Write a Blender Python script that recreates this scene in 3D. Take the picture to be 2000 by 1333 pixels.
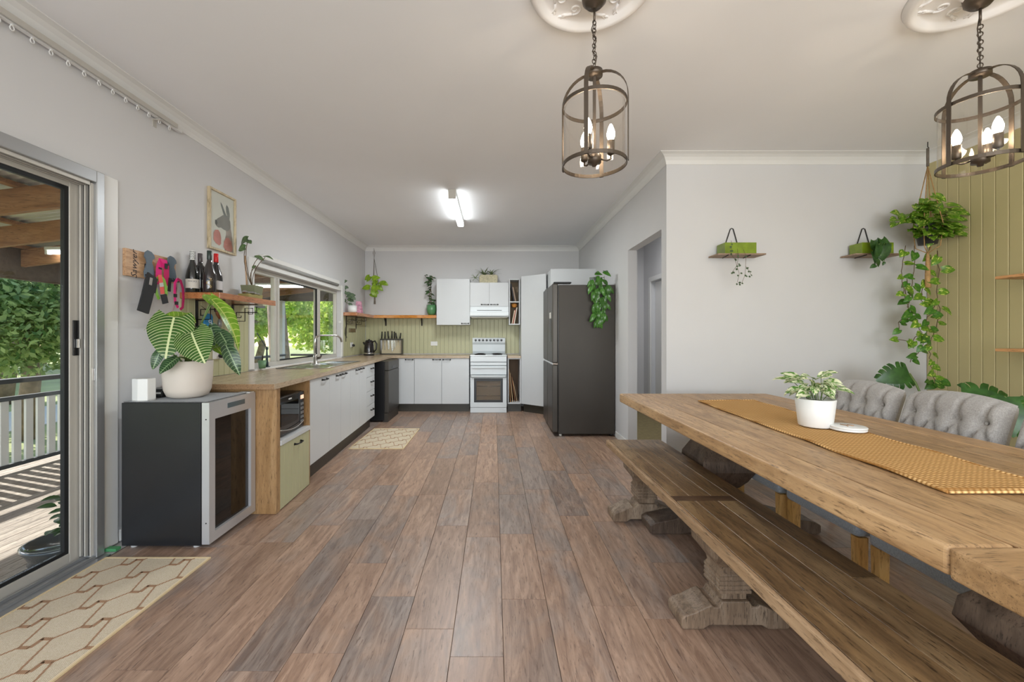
import bpy, bmesh, math, random
import numpy as np
from mathutils import Vector, Matrix, Euler
random.seed(7)
for o in list(bpy.data.objects): bpy.data.objects.remove(o)
SC = bpy.context.scene
COL = SC.collection
PI = math.pi
# ---------------- camera ----------------
CX, CY, F, HC = 965.0, 655.0, 800.0, 1.22
cam = bpy.data.cameras.new('camera'); co = bpy.data.objects.new('camera', cam); COL.objects.link(co)
cam.sensor_width = 36.0; cam.lens = 36.0*F/2000.0
cam.shift_x = (1000-CX)/2000.0; cam.shift_y = -(666.5-CY)/2000.0
co.location = (0, 0, HC); co.rotation_euler = (PI/2, 0, 0)
cam.clip_start = 0.05; cam.clip_end = 200
SC.camera = co
def X_(px, Y): return (px-CX)*Y/F
def Z_(py, Y): return HC+(CY-py)*Y/F
def lin(c):
    r = []
    for v in c:
        v = v/255.0
        r.append(v/12.92 if v <= 0.04045 else ((v+0.055)/1.055)**2.4)
    return (r[0], r[1], r[2], 1.0)
# ---------------- world, sun, lights, exposure ----------------
W = bpy.data.worlds.new('sky'); SC.world = W; W.use_nodes = True
nt = W.node_tree; nt.nodes.clear()
sky = nt.nodes.new('ShaderNodeTexSky'); sky.sky_type = 'NISHITA'; sky.sun_disc = False
sky.sun_elevation = math.radians(36); sky.sun_rotation = math.radians(-70); sky.air_density = 1.0; sky.dust_density = 1.0
bg = nt.nodes.new('ShaderNodeBackground'); bg.inputs[1].default_value = 0.42
wo = nt.nodes.new('ShaderNodeOutputWorld')
nt.links.new(sky.outputs[0], bg.inputs[0]); nt.links.new(bg.outputs[0], wo.inputs[0])
sl = bpy.data.lights.new('sun', 'SUN'); sl.energy = 9; sl.angle = 0.01; sl.color = (1, .95, .87)
so = bpy.data.objects.new('sun', sl); COL.objects.link(so)
sd = Vector((-.95*.80, .30*.80, .60)).normalized()
so.rotation_euler = sd.to_track_quat('Z', 'Y').to_euler()
def area(name, loc, direction, sx, sy, power, color):
    l = bpy.data.lights.new(name, 'AREA'); l.shape = 'RECTANGLE'; l.size = sx; l.size_y = sy; l.energy = power; l.color = color
    o = bpy.data.objects.new(name, l); COL.objects.link(o); o.location = loc
    o.rotation_euler = Vector(direction).to_track_quat('-Z', 'Z').to_euler(); return o
area('rear_fill', (0.6, -2.5, 1.45), (0, 1, 0.48), 4.6, 1.9, 205, (.93, .96, .99))  # added unseen fill behind the camera, tilted up to brighten the ceiling
area('overhead_fill', (1.2, -1.2, 2.70), (0, 0.15, -1), 2.4, 1.6, 24, (1, .98, .95))  # added overhead fill behind the camera, no fitting modelled there
area('kitchen_tube_glow', (-.44, 4.86, 2.645), (0, 0, -1), .05, 1.12, 44, (.93, .98, 1))
area('hall_fill', (2.0, 5.0, 2.6), (0, 0, -1), .4, .8, 15, (.95, .97, 1))  # unseen lamp added to brighten the dark hall
SC.view_settings.view_transform = 'Standard'; SC.view_settings.look = 'None'
SC.view_settings.gamma = 1; SC.view_settings.use_curve_mapping = False
SC.view_settings.exposure = 0.0
# ---------------- helpers ----------------
class MB:
    def __init__(s): s.v = []; s.f = []; s.sm = []
    def add(s, vs, fs, smooth=False):
        n = len(s.v); s.v += [tuple(p) for p in vs]
        s.f += [tuple(i+n for i in f) for f in fs]; s.sm += [smooth]*len(fs); return s
    def hexa(s, b, t):
        return s.add(list(b)+list(t), [(3,2,1,0),(4,5,6,7),(0,1,5,4),(1,2,6,5),(2,3,7,6),(3,0,4,7)])
    def box(s, x0, x1, y0, y1, z0, z1):
        if x0 > x1: x0, x1 = x1, x0
        if y0 > y1: y0, y1 = y1, y0
        if z0 > z1: z0, z1 = z1, z0
        return s.hexa([(x0,y0,z0),(x1,y0,z0),(x1,y1,z0),(x0,y1,z0)], [(x0,y0,z1),(x1,y0,z1),(x1,y1,z1),(x0,y1,z1)])
    def prism(s, poly, axis, a, b, smooth=False):
        n = len(poly)
        def P(p, h): return {'x': (h, p[0], p[1]), 'y': (p[0], h, p[1]), 'z': (p[0], p[1], h)}[axis]
        vs = [P(p, a) for p in poly]+[P(p, b) for p in poly]
        k = len(s.v)
        s.add(vs, [tuple(range(n-1, -1, -1)), tuple(range(n, 2*n))])
        s.v = s.v  # sides
        fs = [(i, (i+1) % n, n+(i+1) % n, n+i) for i in range(n)]
        s.f += [tuple(i+k for i in f) for f in fs]; s.sm += [smooth]*n
        return s
    def lathe(s, prof, c=(0,0,0), seg=24, axis='z', smooth=True, sx=1, sy=1):
        vs = []; m = len(prof)
        for (r, h) in prof:
            for j in range(seg):
                a = 2*PI*j/seg; u, w = r*math.cos(a)*sx, r*math.sin(a)*sy
                p = {'z': (u, w, h), 'x': (h, u, w), 'y': (u, h, w)}[axis]
                vs.append((c[0]+p[0], c[1]+p[1], c[2]+p[2]))
        fs = []
        for i in range(m-1):
            for j in range(seg):
                fs.append((i*seg+j, i*seg+(j+1) % seg, (i+1)*seg+(j+1) % seg, (i+1)*seg+j))
        s.add(vs, fs, smooth)
        k = len(s.v)-len(vs)
        shut = prof[0] == prof[-1]
        if prof[0][0] > 1e-6 and not shut: s.f.append(tuple(k+j for j in range(seg-1, -1, -1))); s.sm.append(False)
        if prof[-1][0] > 1e-6 and not shut: s.f.append(tuple(k+(m-1)*seg+j for j in range(seg))); s.sm.append(False)
        return s
    def cyl(s, c, r, h, seg=16, axis='z', smooth=True): return s.lathe([(r, 0), (r, h)], c, seg, axis, smooth)
    def tube(s, pts, r, seg=6, closed=False, flat=None):
        pts = [Vector(p) for p in pts]; n = len(pts)
        rs = r if isinstance(r, (list, tuple)) else [r]*n
        vs = []; up = None
        for i in range(n):
            if closed: t = pts[(i+1) % n]-pts[i-1]
            else: t = pts[min(i+1, n-1)]-pts[max(i-1, 0)]
            if t.length < 1e-9: t = Vector((0,0,1))
            t.normalize()
            if up is None:
                up = Vector((0,0,1)) if abs(t.z) < .9 else Vector((1,0,0))
            a = up-t*up.dot(t)
            if a.length < 1e-6: a = Vector((1,0,0)).cross(t)
            a.normalize(); b = t.cross(a); up = a
            for j in range(seg):
                th = 2*PI*j/seg
                fa, fb = (1, 1) if flat is None else flat
                vs.append(pts[i]+a*math.cos(th)*rs[i]*fa+b*math.sin(th)*rs[i]*fb)
        fs = []; m = n if closed else n-1
        for i in range(m):
            for j in range(seg):
                fs.append((i*seg+j, i*seg+(j+1) % seg, ((i+1) % n)*seg+(j+1) % seg, ((i+1) % n)*seg+j))
        k = len(s.v); s.add(vs, fs, True)
        if not closed:
            s.f.append(tuple(k+j for j in range(seg-1, -1, -1))); s.f.append(tuple(k+(n-1)*seg+j for j in range(seg))); s.sm += [False, False]
        return s
    def sqlathe(s, prof, c=(0,0,0)):
        vs = []
        for (hx, hy, z) in prof:
            vs += [(c[0]-hx, c[1]-hy, c[2]+z), (c[0]+hx, c[1]-hy, c[2]+z), (c[0]+hx, c[1]+hy, c[2]+z), (c[0]-hx, c[1]+hy, c[2]+z)]
        fs = [(3,2,1,0)]
        for i in range(len(prof)-1):
            for j in range(4): fs.append((i*4+j, i*4+(j+1) % 4, (i+1)*4+(j+1) % 4, (i+1)*4+j))
        k = (len(prof)-1)*4; fs.append((k, k+1, k+2, k+3))
        return s.add(vs, fs)
    def xf(s, M, start=0):
        for i in range(start, len(s.v)): s.v[i] = tuple(M @ Vector(s.v[i]))
        return s
    def mesh(s, name, bev=0, seg=2):
        me = bpy.data.meshes.new(name); me.from_pydata(s.v, [], s.f)
        me.polygons.foreach_set('use_smooth', s.sm)
        if bev:
            bm = bmesh.new(); bm.from_mesh(me)
            es = [e for e in bm.edges if len(e.link_faces) == 2 and e.calc_face_angle(0) > .5]
            bmesh.ops.bevel(bm, geom=es, offset=bev, segments=seg, affect='EDGES', profile=.5, clamp_overlap=True)
            bm.to_mesh(me); bm.free()
        me.update(); return me
def inv_of(parent):
    M = Matrix.Identity(4); p = parent
    if p.type == 'EMPTY': M = Matrix.LocRotScale(p.location, p.rotation_euler, p.scale)
    return M.inverted()
def obj(name, mb, mat, parent=None, bev=0, seg=2, label=None, stuff=False):
    me = mb if isinstance(mb, bpy.types.Mesh) else mb.mesh(name, bev, seg)
    if mat and not me.materials: me.materials.append(mat)
    o = bpy.data.objects.new(name, me); COL.objects.link(o)
    if parent: o.parent = parent; o.matrix_parent_inverse = inv_of(parent)
    if label: o['label'] = label
    if stuff: o['kind'] = 'stuff'
    return o
def tag(o, label, cat, group=None):
    o['label'] = label; o['category'] = cat
    if group: o['group'] = group
    return o
def thing(name, label, cat, loc=(0,0,0), rz=0, group=None):
    o = bpy.data.objects.new(name, None); COL.objects.link(o); o.empty_display_size = .05
    o.location = loc; o.rotation_euler = (0, 0, rz); return tag(o, label, cat, group)
def struct(name, mb, mat, bev=0, parent=None):
    o = obj(name, mb, mat, parent, bev)
    if not parent: o['kind'] = 'structure'
    return o
def dup(root, loc, rz, label, group=None):
    r = root.copy(); COL.objects.link(r); r.location = loc; r.rotation_euler = (0, 0, rz); r['label'] = label
    if group: r['group'] = group
    def rec(a, b):
        for ch in a.children:
            mi = ch.matrix_parent_inverse.copy(); c = ch.copy(); COL.objects.link(c); c.parent = b; c.matrix_parent_inverse = mi; rec(ch, c)
    rec(root, r); return r
def inst(name, me, M, parent, mat=None):
    """a child that shares mesh data, placed by world matrix M (parent empty or mesh at identity)"""
    if mat and not me.materials: me.materials.append(mat)
    o = bpy.data.objects.new(name, me); COL.objects.link(o)
    if parent: o.parent = parent; o.matrix_parent_inverse = inv_of(parent)
    o.matrix_basis = M; return o
B = lambda *a: MB().box(*a)
# ---------------- materials ----------------
def base_mat(name):
    m = bpy.data.materials.new(name); m.use_nodes = True
    return m, m.node_tree, m.node_tree.nodes['Principled BSDF']
def mix(nt, a, b, fac):
    n = nt.nodes.new('ShaderNodeMix'); n.data_type = 'RGBA'
    for i, v in ((6, a), (7, b)):
        if hasattr(v, 'is_linked') or isinstance(v, bpy.types.NodeSocket): nt.links.new(v, n.inputs[i])
        else: n.inputs[i].default_value = v
    if isinstance(fac, bpy.types.NodeSocket): nt.links.new(fac, n.inputs[0])
    else: n.inputs[0].default_value = fac
    return n.outputs[2]
def math_(nt, op, a, b=None, c=None):
    n = nt.nodes.new('ShaderNodeMath'); n.operation = op
    for i, v in enumerate((a, b, c)):
        if v is None: continue
        if isinstance(v, bpy.types.NodeSocket): nt.links.new(v, n.inputs[i])
        else: n.inputs[i].default_value = v
    return n.outputs[0]
def ramp(nt, fac, lo, hi):
    n = nt.nodes.new('ShaderNodeMapRange'); nt.links.new(fac, n.inputs[0])
    n.inputs[1].default_value = lo; n.inputs[2].default_value = hi; return n.outputs[0]
def coords(nt, scale=(1,1,1), rnd=0.0):
    tc = nt.nodes.new('ShaderNodeTexCoord'); mp = nt.nodes.new('ShaderNodeMapping')
    mp.inputs['Scale'].default_value = scale
    if rnd:
        oi = nt.nodes.new('ShaderNodeObjectInfo'); ad = nt.nodes.new('ShaderNodeVectorMath'); ad.operation = 'ADD'
        mu = math_(nt, 'MULTIPLY', oi.outputs['Random'], rnd)
        nt.links.new(tc.outputs['Object'], ad.inputs[0]); nt.links.new(mu, ad.inputs[1])
        nt.links.new(ad.outputs[0], mp.inputs[0])
    else: nt.links.new(tc.outputs['Object'], mp.inputs[0])
    return mp.outputs[0]
def noise(nt, vec, scale, detail=4, rough=.55, dist=0):
    n = nt.nodes.new('ShaderNodeTexNoise'); nt.links.new(vec, n.inputs['Vector'])
    n.inputs['Scale'].default_value = scale; n.inputs['Detail'].default_value = detail
    n.inputs['Roughness'].default_value = rough; n.inputs['Distortion'].default_value = dist
    return n.outputs[0]
def bump(nt, bs, h, strength=.2, dist=.002):
    b = nt.nodes.new('ShaderNodeBump'); b.inputs['Strength'].default_value = strength; b.inputs['Distance'].default_value = dist
    nt.links.new(h, b.inputs['Height']); nt.links.new(b.outputs[0], bs.inputs['Normal'])
def paint(name, c, rough=.5, metal=0, var=.06, scale=3, bmp=0, spec=.5, coat=0):
    m, nt, bs = base_mat(name); c = lin(c)
    v = coords(nt); n = noise(nt, v, scale, 3)
    d = tuple(x*(1-var) for x in c[:3])+(1,); l = tuple(min(1, x*(1+var)) for x in c[:3])+(1,)
    nt.links.new(mix(nt, d, l, ramp(nt, n, .3, .7)), bs.inputs['Base Color'])
    bs.inputs['Roughness'].default_value = rough; bs.inputs['Metallic'].default_value = metal
    bs.inputs['Specular IOR Level'].default_value = spec; bs.inputs['Coat Weight'].default_value = coat
    if bmp: bump(nt, bs, noise(nt, v, scale*40, 2), bmp)
    return m
def wood(name, cd, cm, cl, axis='y', rough=.45, s=1.0, rnd=37.0, tone=.25, contrast=1.0, bmp=.15, coat=0):
    m, nt, bs = base_mat(name); cd, cm, cl = lin(cd), lin(cm), lin(cl)
    st = {'x': (.13, 1, 1), 'y': (1, .13, 1), 'z': (1, 1, .13)}[axis]
    v = coords(nt, tuple(k*s for k in st), rnd)
    g1 = noise(nt, v, 30, 7, .65, .8); g2 = noise(nt, v, 6, 4, .6, 1.6); g3 = noise(nt, v, 130, 4, .7, .2)
    col = mix(nt, cd, cm, ramp(nt, g1, .5-.18/contrast, .5+.14/contrast)); col = mix(nt, col, cl, ramp(nt, g2, .48, .78))
    dark = tuple(x*.55 for x in cd[:3])+(1,)
    col = mix(nt, dark, col, ramp(nt, g3, .33, .46))
    if tone:
        oi = nt.nodes.new('ShaderNodeObjectInfo')
        hs = nt.nodes.new('ShaderNodeHueSaturation'); nt.links.new(col, hs.inputs['Color'])
        nt.links.new(math_(nt, 'MULTIPLY_ADD', oi.outputs['Random'], tone*2, 1-tone), hs.inputs['Value']); col = hs.outputs[0]
    nt.links.new(col, bs.inputs['Base Color']); bs.inputs['Roughness'].default_value = rough; bs.inputs['Coat Weight'].default_value = coat
    bump(nt, bs, g3, bmp, .001)
    return m
def plankmat():
    m, nt, bs = base_mat('vinyl_plank')
    v = coords(nt, (1, .12, 1), 53.0); v2 = coords(nt, (1, .45, 1), 31.0)
    g1 = noise(nt, v, 26, 8, .68, 1.2); g3 = noise(nt, v, 110, 4, .7, .3); bl = noise(nt, v2, 5.5, 4, .6, .8)
    oi = nt.nodes.new('ShaderNodeObjectInfo'); r = oi.outputs['Random']
    col = mix(nt, lin((136, 108, 90)), lin((178, 148, 126)), ramp(nt, g1, .36, .64))
    grey = mix(nt, lin((120, 105, 97)), lin((158, 142, 131)), ramp(nt, g1, .36, .64))
    k = math_(nt, 'ADD', math_(nt, 'MULTIPLY', bl, 1.1), math_(nt, 'MULTIPLY', r, .55))
    col = mix(nt, col, grey, ramp(nt, k, .72, 1.02))
    col = mix(nt, lin((104, 82, 70)), col, ramp(nt, g3, .30, .44))
    hs = nt.nodes.new('ShaderNodeHueSaturation'); nt.links.new(col, hs.inputs['Color'])
    fr = math_(nt, 'FRACT', math_(nt, 'MULTIPLY', r, 7.31))
    nt.links.new(math_(nt, 'MULTIPLY_ADD', fr, .30, .84), hs.inputs['Value'])
    nt.links.new(hs.outputs[0], bs.inputs['Base Color']); bs.inputs['Roughness'].default_value = .36
    nt.links.new(math_(nt, 'MULTIPLY_ADD', g1, .25, .26), bs.inputs['Roughness'])
    bump(nt, bs, g3, .12, .0008); return m
def glass(name, tint=(1,1,1), refl=1.0, rough=0.0, fac=None):
    m = bpy.data.materials.new(name); m.use_nodes = True; nt = m.node_tree; nt.nodes.clear()
    t = nt.nodes.new('ShaderNodeBsdfTransparent'); t.inputs[0].default_value = tuple(tint)+(1,)
    g = nt.nodes.new('ShaderNodeBsdfGlossy'); g.inputs['Roughness'].default_value = rough
    lw = nt.nodes.new('ShaderNodeLayerWeight'); lw.inputs[0].default_value = .5
    frv = math_(nt, 'MULTIPLY_ADD', math_(nt, 'POWER', lw.outputs['Facing'], 5.0), .95, .04)
    ms = nt.nodes.new('ShaderNodeMixShader'); o = nt.nodes.new('ShaderNodeOutputMaterial')
    nt.links.new(math_(nt, 'MULTIPLY', frv, refl), ms.inputs[0])
    nt.links.new(t.outputs[0], ms.inputs[1]); nt.links.new(g.outputs[0], ms.inputs[2]); nt.links.new(ms.outputs[0], o.inputs[0])
    return m
def emit(name, c, s):
    m, nt, bs = base_mat(name); bs.inputs['Base Color'].default_value = (.8, .8, .8, 1)
    bs.inputs['Emission Color'].default_value = tuple(c)+(1,); bs.inputs['Emission Strength'].default_value = s; return m
def leafmat(name, c1, c2, vein=None, k=9, veinw=.12, variegate=None, rough=.4, var=.2):
    """blade colour c1..c2 from the leaf's own coordinates; vein = colour of the side veins; variegate = (colour, amount)"""
    m, nt, bs = base_mat(name); tc = nt.nodes.new('ShaderNodeTexCoord'); sp = nt.nodes.new('ShaderNodeSeparateXYZ')
    nt.links.new(tc.outputs['Object'], sp.inputs[0]); ax = math_(nt, 'ABSOLUTE', sp.outputs[0]); y = sp.outputs[1]
    col = mix(nt, lin(c1), lin(c2), ramp(nt, noise(nt, tc.outputs['Object'], 3, 3), .35, .65))
    if variegate:
        v = coords(nt, (3, 1, 1), 17.0)
        col = mix(nt, col, lin(variegate[0]), ramp(nt, noise(nt, v, 3.2, 3), 1-variegate[1]-.08, 1-variegate[1]))
    if vein:
        w = math_(nt, 'ADD', y, math_(nt, 'MULTIPLY', ax, .10))
        w = math_(nt, 'ADD', w, math_(nt, 'MULTIPLY', math_(nt, 'MULTIPLY', ax, ax), -1.5))
        fr = math_(nt, 'FRACT', math_(nt, 'MULTIPLY_ADD', w, k, 10.0)); d = math_(nt, 'ABSOLUTE', math_(nt, 'SUBTRACT', fr, .5))
        line = math_(nt, 'GREATER_THAN', d, .5-veinw)
        mid = math_(nt, 'LESS_THAN', ax, .022)
        col = mix(nt, col, lin(vein), math_(nt, 'MAXIMUM', line, mid))
    oi = nt.nodes.new('ShaderNodeObjectInfo'); hs = nt.nodes.new('ShaderNodeHueSaturation'); nt.links.new(col, hs.inputs['Color'])
    nt.links.new(math_(nt, 'MULTIPLY_ADD', oi.outputs['Random'], var*2, 1-var), hs.inputs['Value'])
    nt.links.new(hs.outputs[0], bs.inputs['Base Color']); bs.inputs['Roughness'].default_value = rough
    out = nt.nodes['Material Output']; tr = nt.nodes.new('ShaderNodeBsdfTranslucent'); nt.links.new(hs.outputs[0], tr.inputs[0])
    ms = nt.nodes.new('ShaderNodeMixShader'); ms.inputs[0].default_value = .2
    nt.links.new(bs.outputs[0], ms.inputs[1]); nt.links.new(tr.outputs[0], ms.inputs[2]); nt.links.new(ms.outputs[0], out.inputs[0])
    return m
def fabric(name, c, scale=400, rough=.95, var=.25, bmp=.4):
    m, nt, bs = base_mat(name); c = lin(c); v = coords(nt)
    n = noise(nt, coords(nt, (1, 1, 4)), scale*.25, 3, .7); n2 = noise(nt, coords(nt, (4, 4, 1)), scale*.2, 3, .7)
    k = math_(nt, 'MULTIPLY', math_(nt, 'ADD', n, n2), .5)
    nt.links.new(mix(nt, tuple(x*(1-var) for x in c[:3])+(1,), tuple(min(1, x*(1+var)) for x in c[:3])+(1,), ramp(nt, k, .38, .62)), bs.inputs['Base Color'])
    bs.inputs['Roughness'].default_value = rough; bs.inputs['Sheen Weight'].default_value = .3
    bump(nt, bs, k, bmp, .001); return m
M = {}
M['wall'] = paint('wall_paint', (205, 204, 204), .6, var=.02, scale=1.5)
M['ceil'] = paint('ceiling_paint', (238, 238, 239), .85, var=.02, scale=1)
M['trim'] = paint('trim_gloss', (222, 221, 218), .35, var=.02)
M['green'] = paint('sage_panel', (180, 178, 142), .4, var=.03)
M['greenw'] = paint('olive_wall_panel', (184, 172, 126), .5, var=.03)
M['cab'] = paint('white_cabinet', (200, 202, 203), .35, var=.015)
M['white'] = paint('white_enamel', (210, 215, 217), .22, var=.015)
M['kick'] = paint('kickboard', (58, 54, 46), .4, var=.15)
M['black'] = paint('black_plastic', (22, 22, 24), .3)
M['iron'] = paint('black_iron', (34, 32, 30), .45, metal=.4)
M['alu'] = paint('aluminium', (176, 177, 178), .35, metal=.7, var=.04)
M['aluw'] = paint('pale_aluminium', (196, 192, 184), .4, metal=.3, var=.04)
M['steel'] = paint('stainless', (200, 198, 194), .22, metal=1, var=.04)
M['chrome'] = paint('chrome', (220, 220, 220), .08, metal=1, var=.02)
M['bronze'] = paint('bronze_metal', (92, 82, 72), .4, metal=.75, var=.12)
M['fridge'] = paint('dark_steel', (74, 70, 65), .38, metal=.55, var=.06)
M['fridge2'] = paint('dark_steel_side', (66, 61, 55), .5, metal=.35, var=.05)
M['laminate'] = wood('laminate_top', (172, 150, 124), (186, 164, 137), (198, 178, 150), 'y', .25, 1.2, 0, 0, bmp=.02)
M['laminatex'] = wood('laminate_top_cross', (172, 150, 124), (186, 164, 137), (198, 178, 150), 'x', .25, 1.2, 0, 0, bmp=.02)
M['lamedge'] = wood('laminate_edge', (138, 106, 76), (158, 124, 90), (170, 138, 104), 'y', .4, 1.2, 0, 0, bmp=.02)
M['endpanel'] = wood('end_panel_oak', (140, 106, 68), (166, 130, 88), (186, 152, 110), 'z', .4, 1.0, 0, 0, bmp=.05)
M['orange'] = wood('varnished_pine', (176, 104, 24), (210, 134, 38), (224, 154, 62), 'x', .22, 1.0, 11, .04, coat=.4)
M['orangey'] = wood('varnished_pine_long', (152, 94, 54), (184, 120, 74), (204, 144, 96), 'y', .25, 1.0, 11, .04, coat=.4)
M['plank'] = plankmat()
M['table'] = wood('reclaimed_oak', (138, 106, 72), (182, 146, 104), (206, 172, 130), 'y', .42, 1.0, 41, .13, bmp=.25)
M['bench'] = wood('weathered_oak', (88, 66, 44), (142, 112, 76), (176, 146, 106), 'y', .42, 1.0, 41, .16, bmp=.3)
M['leg'] = wood('weathered_oak_leg', (104, 84, 66), (142, 120, 98), (172, 152, 130), 'z', .55, 1.2, 41, .06, bmp=.4)
M['tableleg'] = wood('dark_weathered_oak', (66, 52, 42), (98, 80, 66), (122, 102, 86), 'z', .55, 1.2, 41, .06, bmp=.4)
M['oakleg'] = wood('chair_leg_oak', (190, 140, 74), (214, 168, 100), (226, 186, 124), 'z', .4, 1.0, 9, .08)
M['oakleg2'] = wood('pale_chair_leg', (186, 150, 116), (206, 172, 140), (220, 190, 160), 'z', .45, 1.0, 9, .08)
M['grey'] = fabric('grey_linen', (158, 154, 150))
M['greyblue'] = fabric('blue_grey_felt', (160, 168, 176))
M['gasket'] = paint('rubber', (20, 22, 24), .6)
M['glass'] = glass('window_glass', (.97, .985, .98), .8)
M['lampglass'] = glass('lantern_glass', (.99, .97, .94), .9)
M['darkglass'] = glass('tinted_glass', (.16, .14, .12), 1.6)
M['ovenglass'] = glass('oven_glass', (.74, .70, .64), .8)
M['tubeglow'] = emit('tube_glow', (.93, .98, 1), 14)
M['bulb'] = emit('bulb_glow', (1, .84, .64), 90)
M['soil'] = paint('soil', (60, 44, 34), .9, var=.3, scale=60)
M['potwhite'] = paint('white_ceramic', (226, 226, 224), .35, var=.015)
M['potcream'] = paint('cream_ceramic', (206, 196, 186), .6, var=.03)
M['stem'] = paint('green_stem', (96, 118, 60), .5)
M['stemb'] = paint('brown_stem', (92, 74, 50), .7)
M['rope'] = paint('jute_rope', (176, 140, 92), .9, var=.2, scale=60)
M['greyrope'] = paint('grey_rope', (110, 102, 92), .9, var=.2, scale=60)
# ================= room shell =================
WX, WY, WR, WD, CE = -2.22, 7.05, 1.46, 3.47, 2.75
GX = 3.67; RY = -2.6
w = MB(); T = .10
w.box(WX-T, WX, RY, -.6, 0, CE).box(WX-T, WX, -.6, 2.29, 2.12, CE).box(WX-T, WX, 2.29, 3.77, 0, CE)
w.box(WX-T, WX, 3.77, 5.93, 0, .885).box(WX-T, WX, 3.77, 5.93, 1.86, CE).box(WX-T, WX, 5.93, WY, 0, CE)
wall_left = struct('wall_left', w, M['wall'])
wall_back = struct('wall_back', B(WX-T, 2.5, WY, WY+T, 0, CE), M['wall'])
w = MB().box(WR, WR+T, WD+T, 3.574, 0, CE).box(WR, WR+T, 3.574, 4.466, 2.145, CE).box(WR, WR+T, 4.466, WY, 0, CE)
struct('wall_right', w, M['wall'])
struct('wall_dining', B(WR, GX+T, WD, WD+T, 0, CE), M['wall'])
wall_green = struct('wall_right', B(GX, GX+T, RY, WD, 0, CE), M['greenw'])
w = MB().box(WX-T, -1.7, RY-T, RY, 0, CE).box(2.9, GX+T, RY-T, RY, 0, CE).box(-1.7, 2.9, RY-T, RY, 0, .5).box(-1.7, 2.9, RY-T, RY, 2.5, CE)
struct('wall_rear', w, M['wall'])
struct('ceiling', B(WX-T, GX+T, RY-T, WY+T, CE, CE+.06), M['ceil'])
floor = struct('floor', B(-2.14, GX+T, RY-T, WY, -.06, -.009), paint('subfloor', (46, 38, 34), .8))
struct('trim_5', B(WX-T, -2.14, 2.30, WY, -.06, -.009), M['trim'])
# hall
HX = 2.42
w = MB().box(HX, HX+T, WD+T, 5.45, 0, CE).box(HX, HX+T, 5.45, 6.30, 2.04, CE).box(HX, HX+T, 6.30, WY, 0, CE)
struct('wall_hall', w, M['wall'])
struct('wall_hall_end', B(WR+T, HX, 6.62, 6.72, 0, CE), M['wall'])
carpet = struct('floor', B(WR+T, HX, WD+T, 6.62, -.009, .004), paint('olive_carpet', (134, 120, 84), .95, var=.15, scale=20))
d2 = struct('door_2', B(HX+.05, HX+.09, 5.47, 6.28, .01, 2.03), M['trim'])
for y0, y1 in ((5.38, 5.45), (6.30, 6.37)): struct('architrave', B(HX-.02, HX-.001, y0, y1, .004, 2.11), M['trim'], .004, d2)
struct('architrave', B(HX-.02, HX-.001, 5.451, 6.299, 2.04, 2.11), M['trim'], .004, d2)
mb = MB().cyl((0, 0, 0), .025, .05, 12, 'x'); mb.xf(Matrix.Translation((HX-.002, 5.56, 1.0))); struct('door_knob', mb, M['chrome'], 0, d2)
# vinyl planks
PLM = {}
def plank_mesh(wd, ln):
    k = (round(wd, 3), round(ln, 3))
    if k not in PLM: PLM[k] = B(-wd/2+.0009, wd/2-.0009, -ln/2+.0009, ln/2-.0009, -.008, 0).mesh('plank', .0008, 1)
    return PLM[k]
rp = random.Random(11); pw = .203
for c in range(-11, 19):
    x0 = .036+c*pw; x1 = x0+pw; x0 = max(x0, -2.12); x1 = min(x1, GX-.002)
    if x1-x0 < .03: continue
    yend = WY-.002 if x1 < WR+.001 else (WD-.002)
    if x0 < WR < x1: yend = WD-.002
    y = .55-rp.random()*.6
    if c > 13: y = .9
    while y < yend-.05:
        ln = rp.choice((.62, .92, .92, 1.22)); e = y+ln
        if e > yend-.2: e = yend
        y0 = y
        if e > y0+.05: inst('plank', plank_mesh(x1-x0, e-y0), Matrix.Translation(((x0+x1)/2, (y0+e)/2, 0)), floor, M['plank'])
        y = e
# ends of the kitchen part of the column that the dining wall cuts, doorway threshold
for (x0, x1, y0, y1) in ((1.4575, 1.56, 3.576, 4.464),):
    inst('plank', plank_mesh(x1-x0, y1-y0), Matrix.Translation(((x0+x1)/2, (y0+y1)/2, 0)), floor, M['plank'])
struct('trim_6', B(-2.12, GX, RY, .0, -.0088, -.001), M['plank'])
# cornice swept along the walls with mitred corners
path = [(WX, RY), (WX, WY), (WR, WY), (WR, WD), (GX, WD), (GX, RY)]
cp = [(.0, .085), (.004, .085), (.006, .074), (.014, .054), (.030, .030), (.052, .014), (.074, .006), (.080, .004), (.080, 0), (0, 0)]
def sweep(path, prof):
    mb = MB(); n = len(path); rows = []
    for i, p in enumerate(path):
        p = Vector(p); dn = []
        if i > 0: dn.append((p-Vector(path[i-1])).normalized())
        if i < n-1: dn.append((Vector(path[i+1])-p).normalized())
        ns = [Vector((d.y, -d.x)) for d in dn]
        nn = ns[0] if len(ns) == 1 else (ns[0]+ns[1])/(1+ns[0].dot(ns[1]))
        rows.append([(p.x+nn.x*u, p.y+nn.y*u, CE-h) for (u, h) in prof])
    m = len(prof); vs = [q for r in rows for q in r]; fs = []
    for i in range(n-1):
        for j in range(m): fs.append((i*m+j, i*m+(j+1) % m, (i+1)*m+(j+1) % m, (i+1)*m+j))
    return mb.add(vs, fs)
struct('trim_1', sweep(path, cp), M['trim'])
# baseboards
struct('baseboard_left', B(WX, WX+.012, 2.42, 7.0, 0, .07), M['trim'], .003)
struct('baseboard_right', B(WR-.012, WR-.001, 4.48, 4.9, 0, .07), M['trim'], .003)
struct('baseboard_dining', B(WR+.002, GX-.02, WD-.013, WD-.001, 0, .07), M['trim'], .003)
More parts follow.
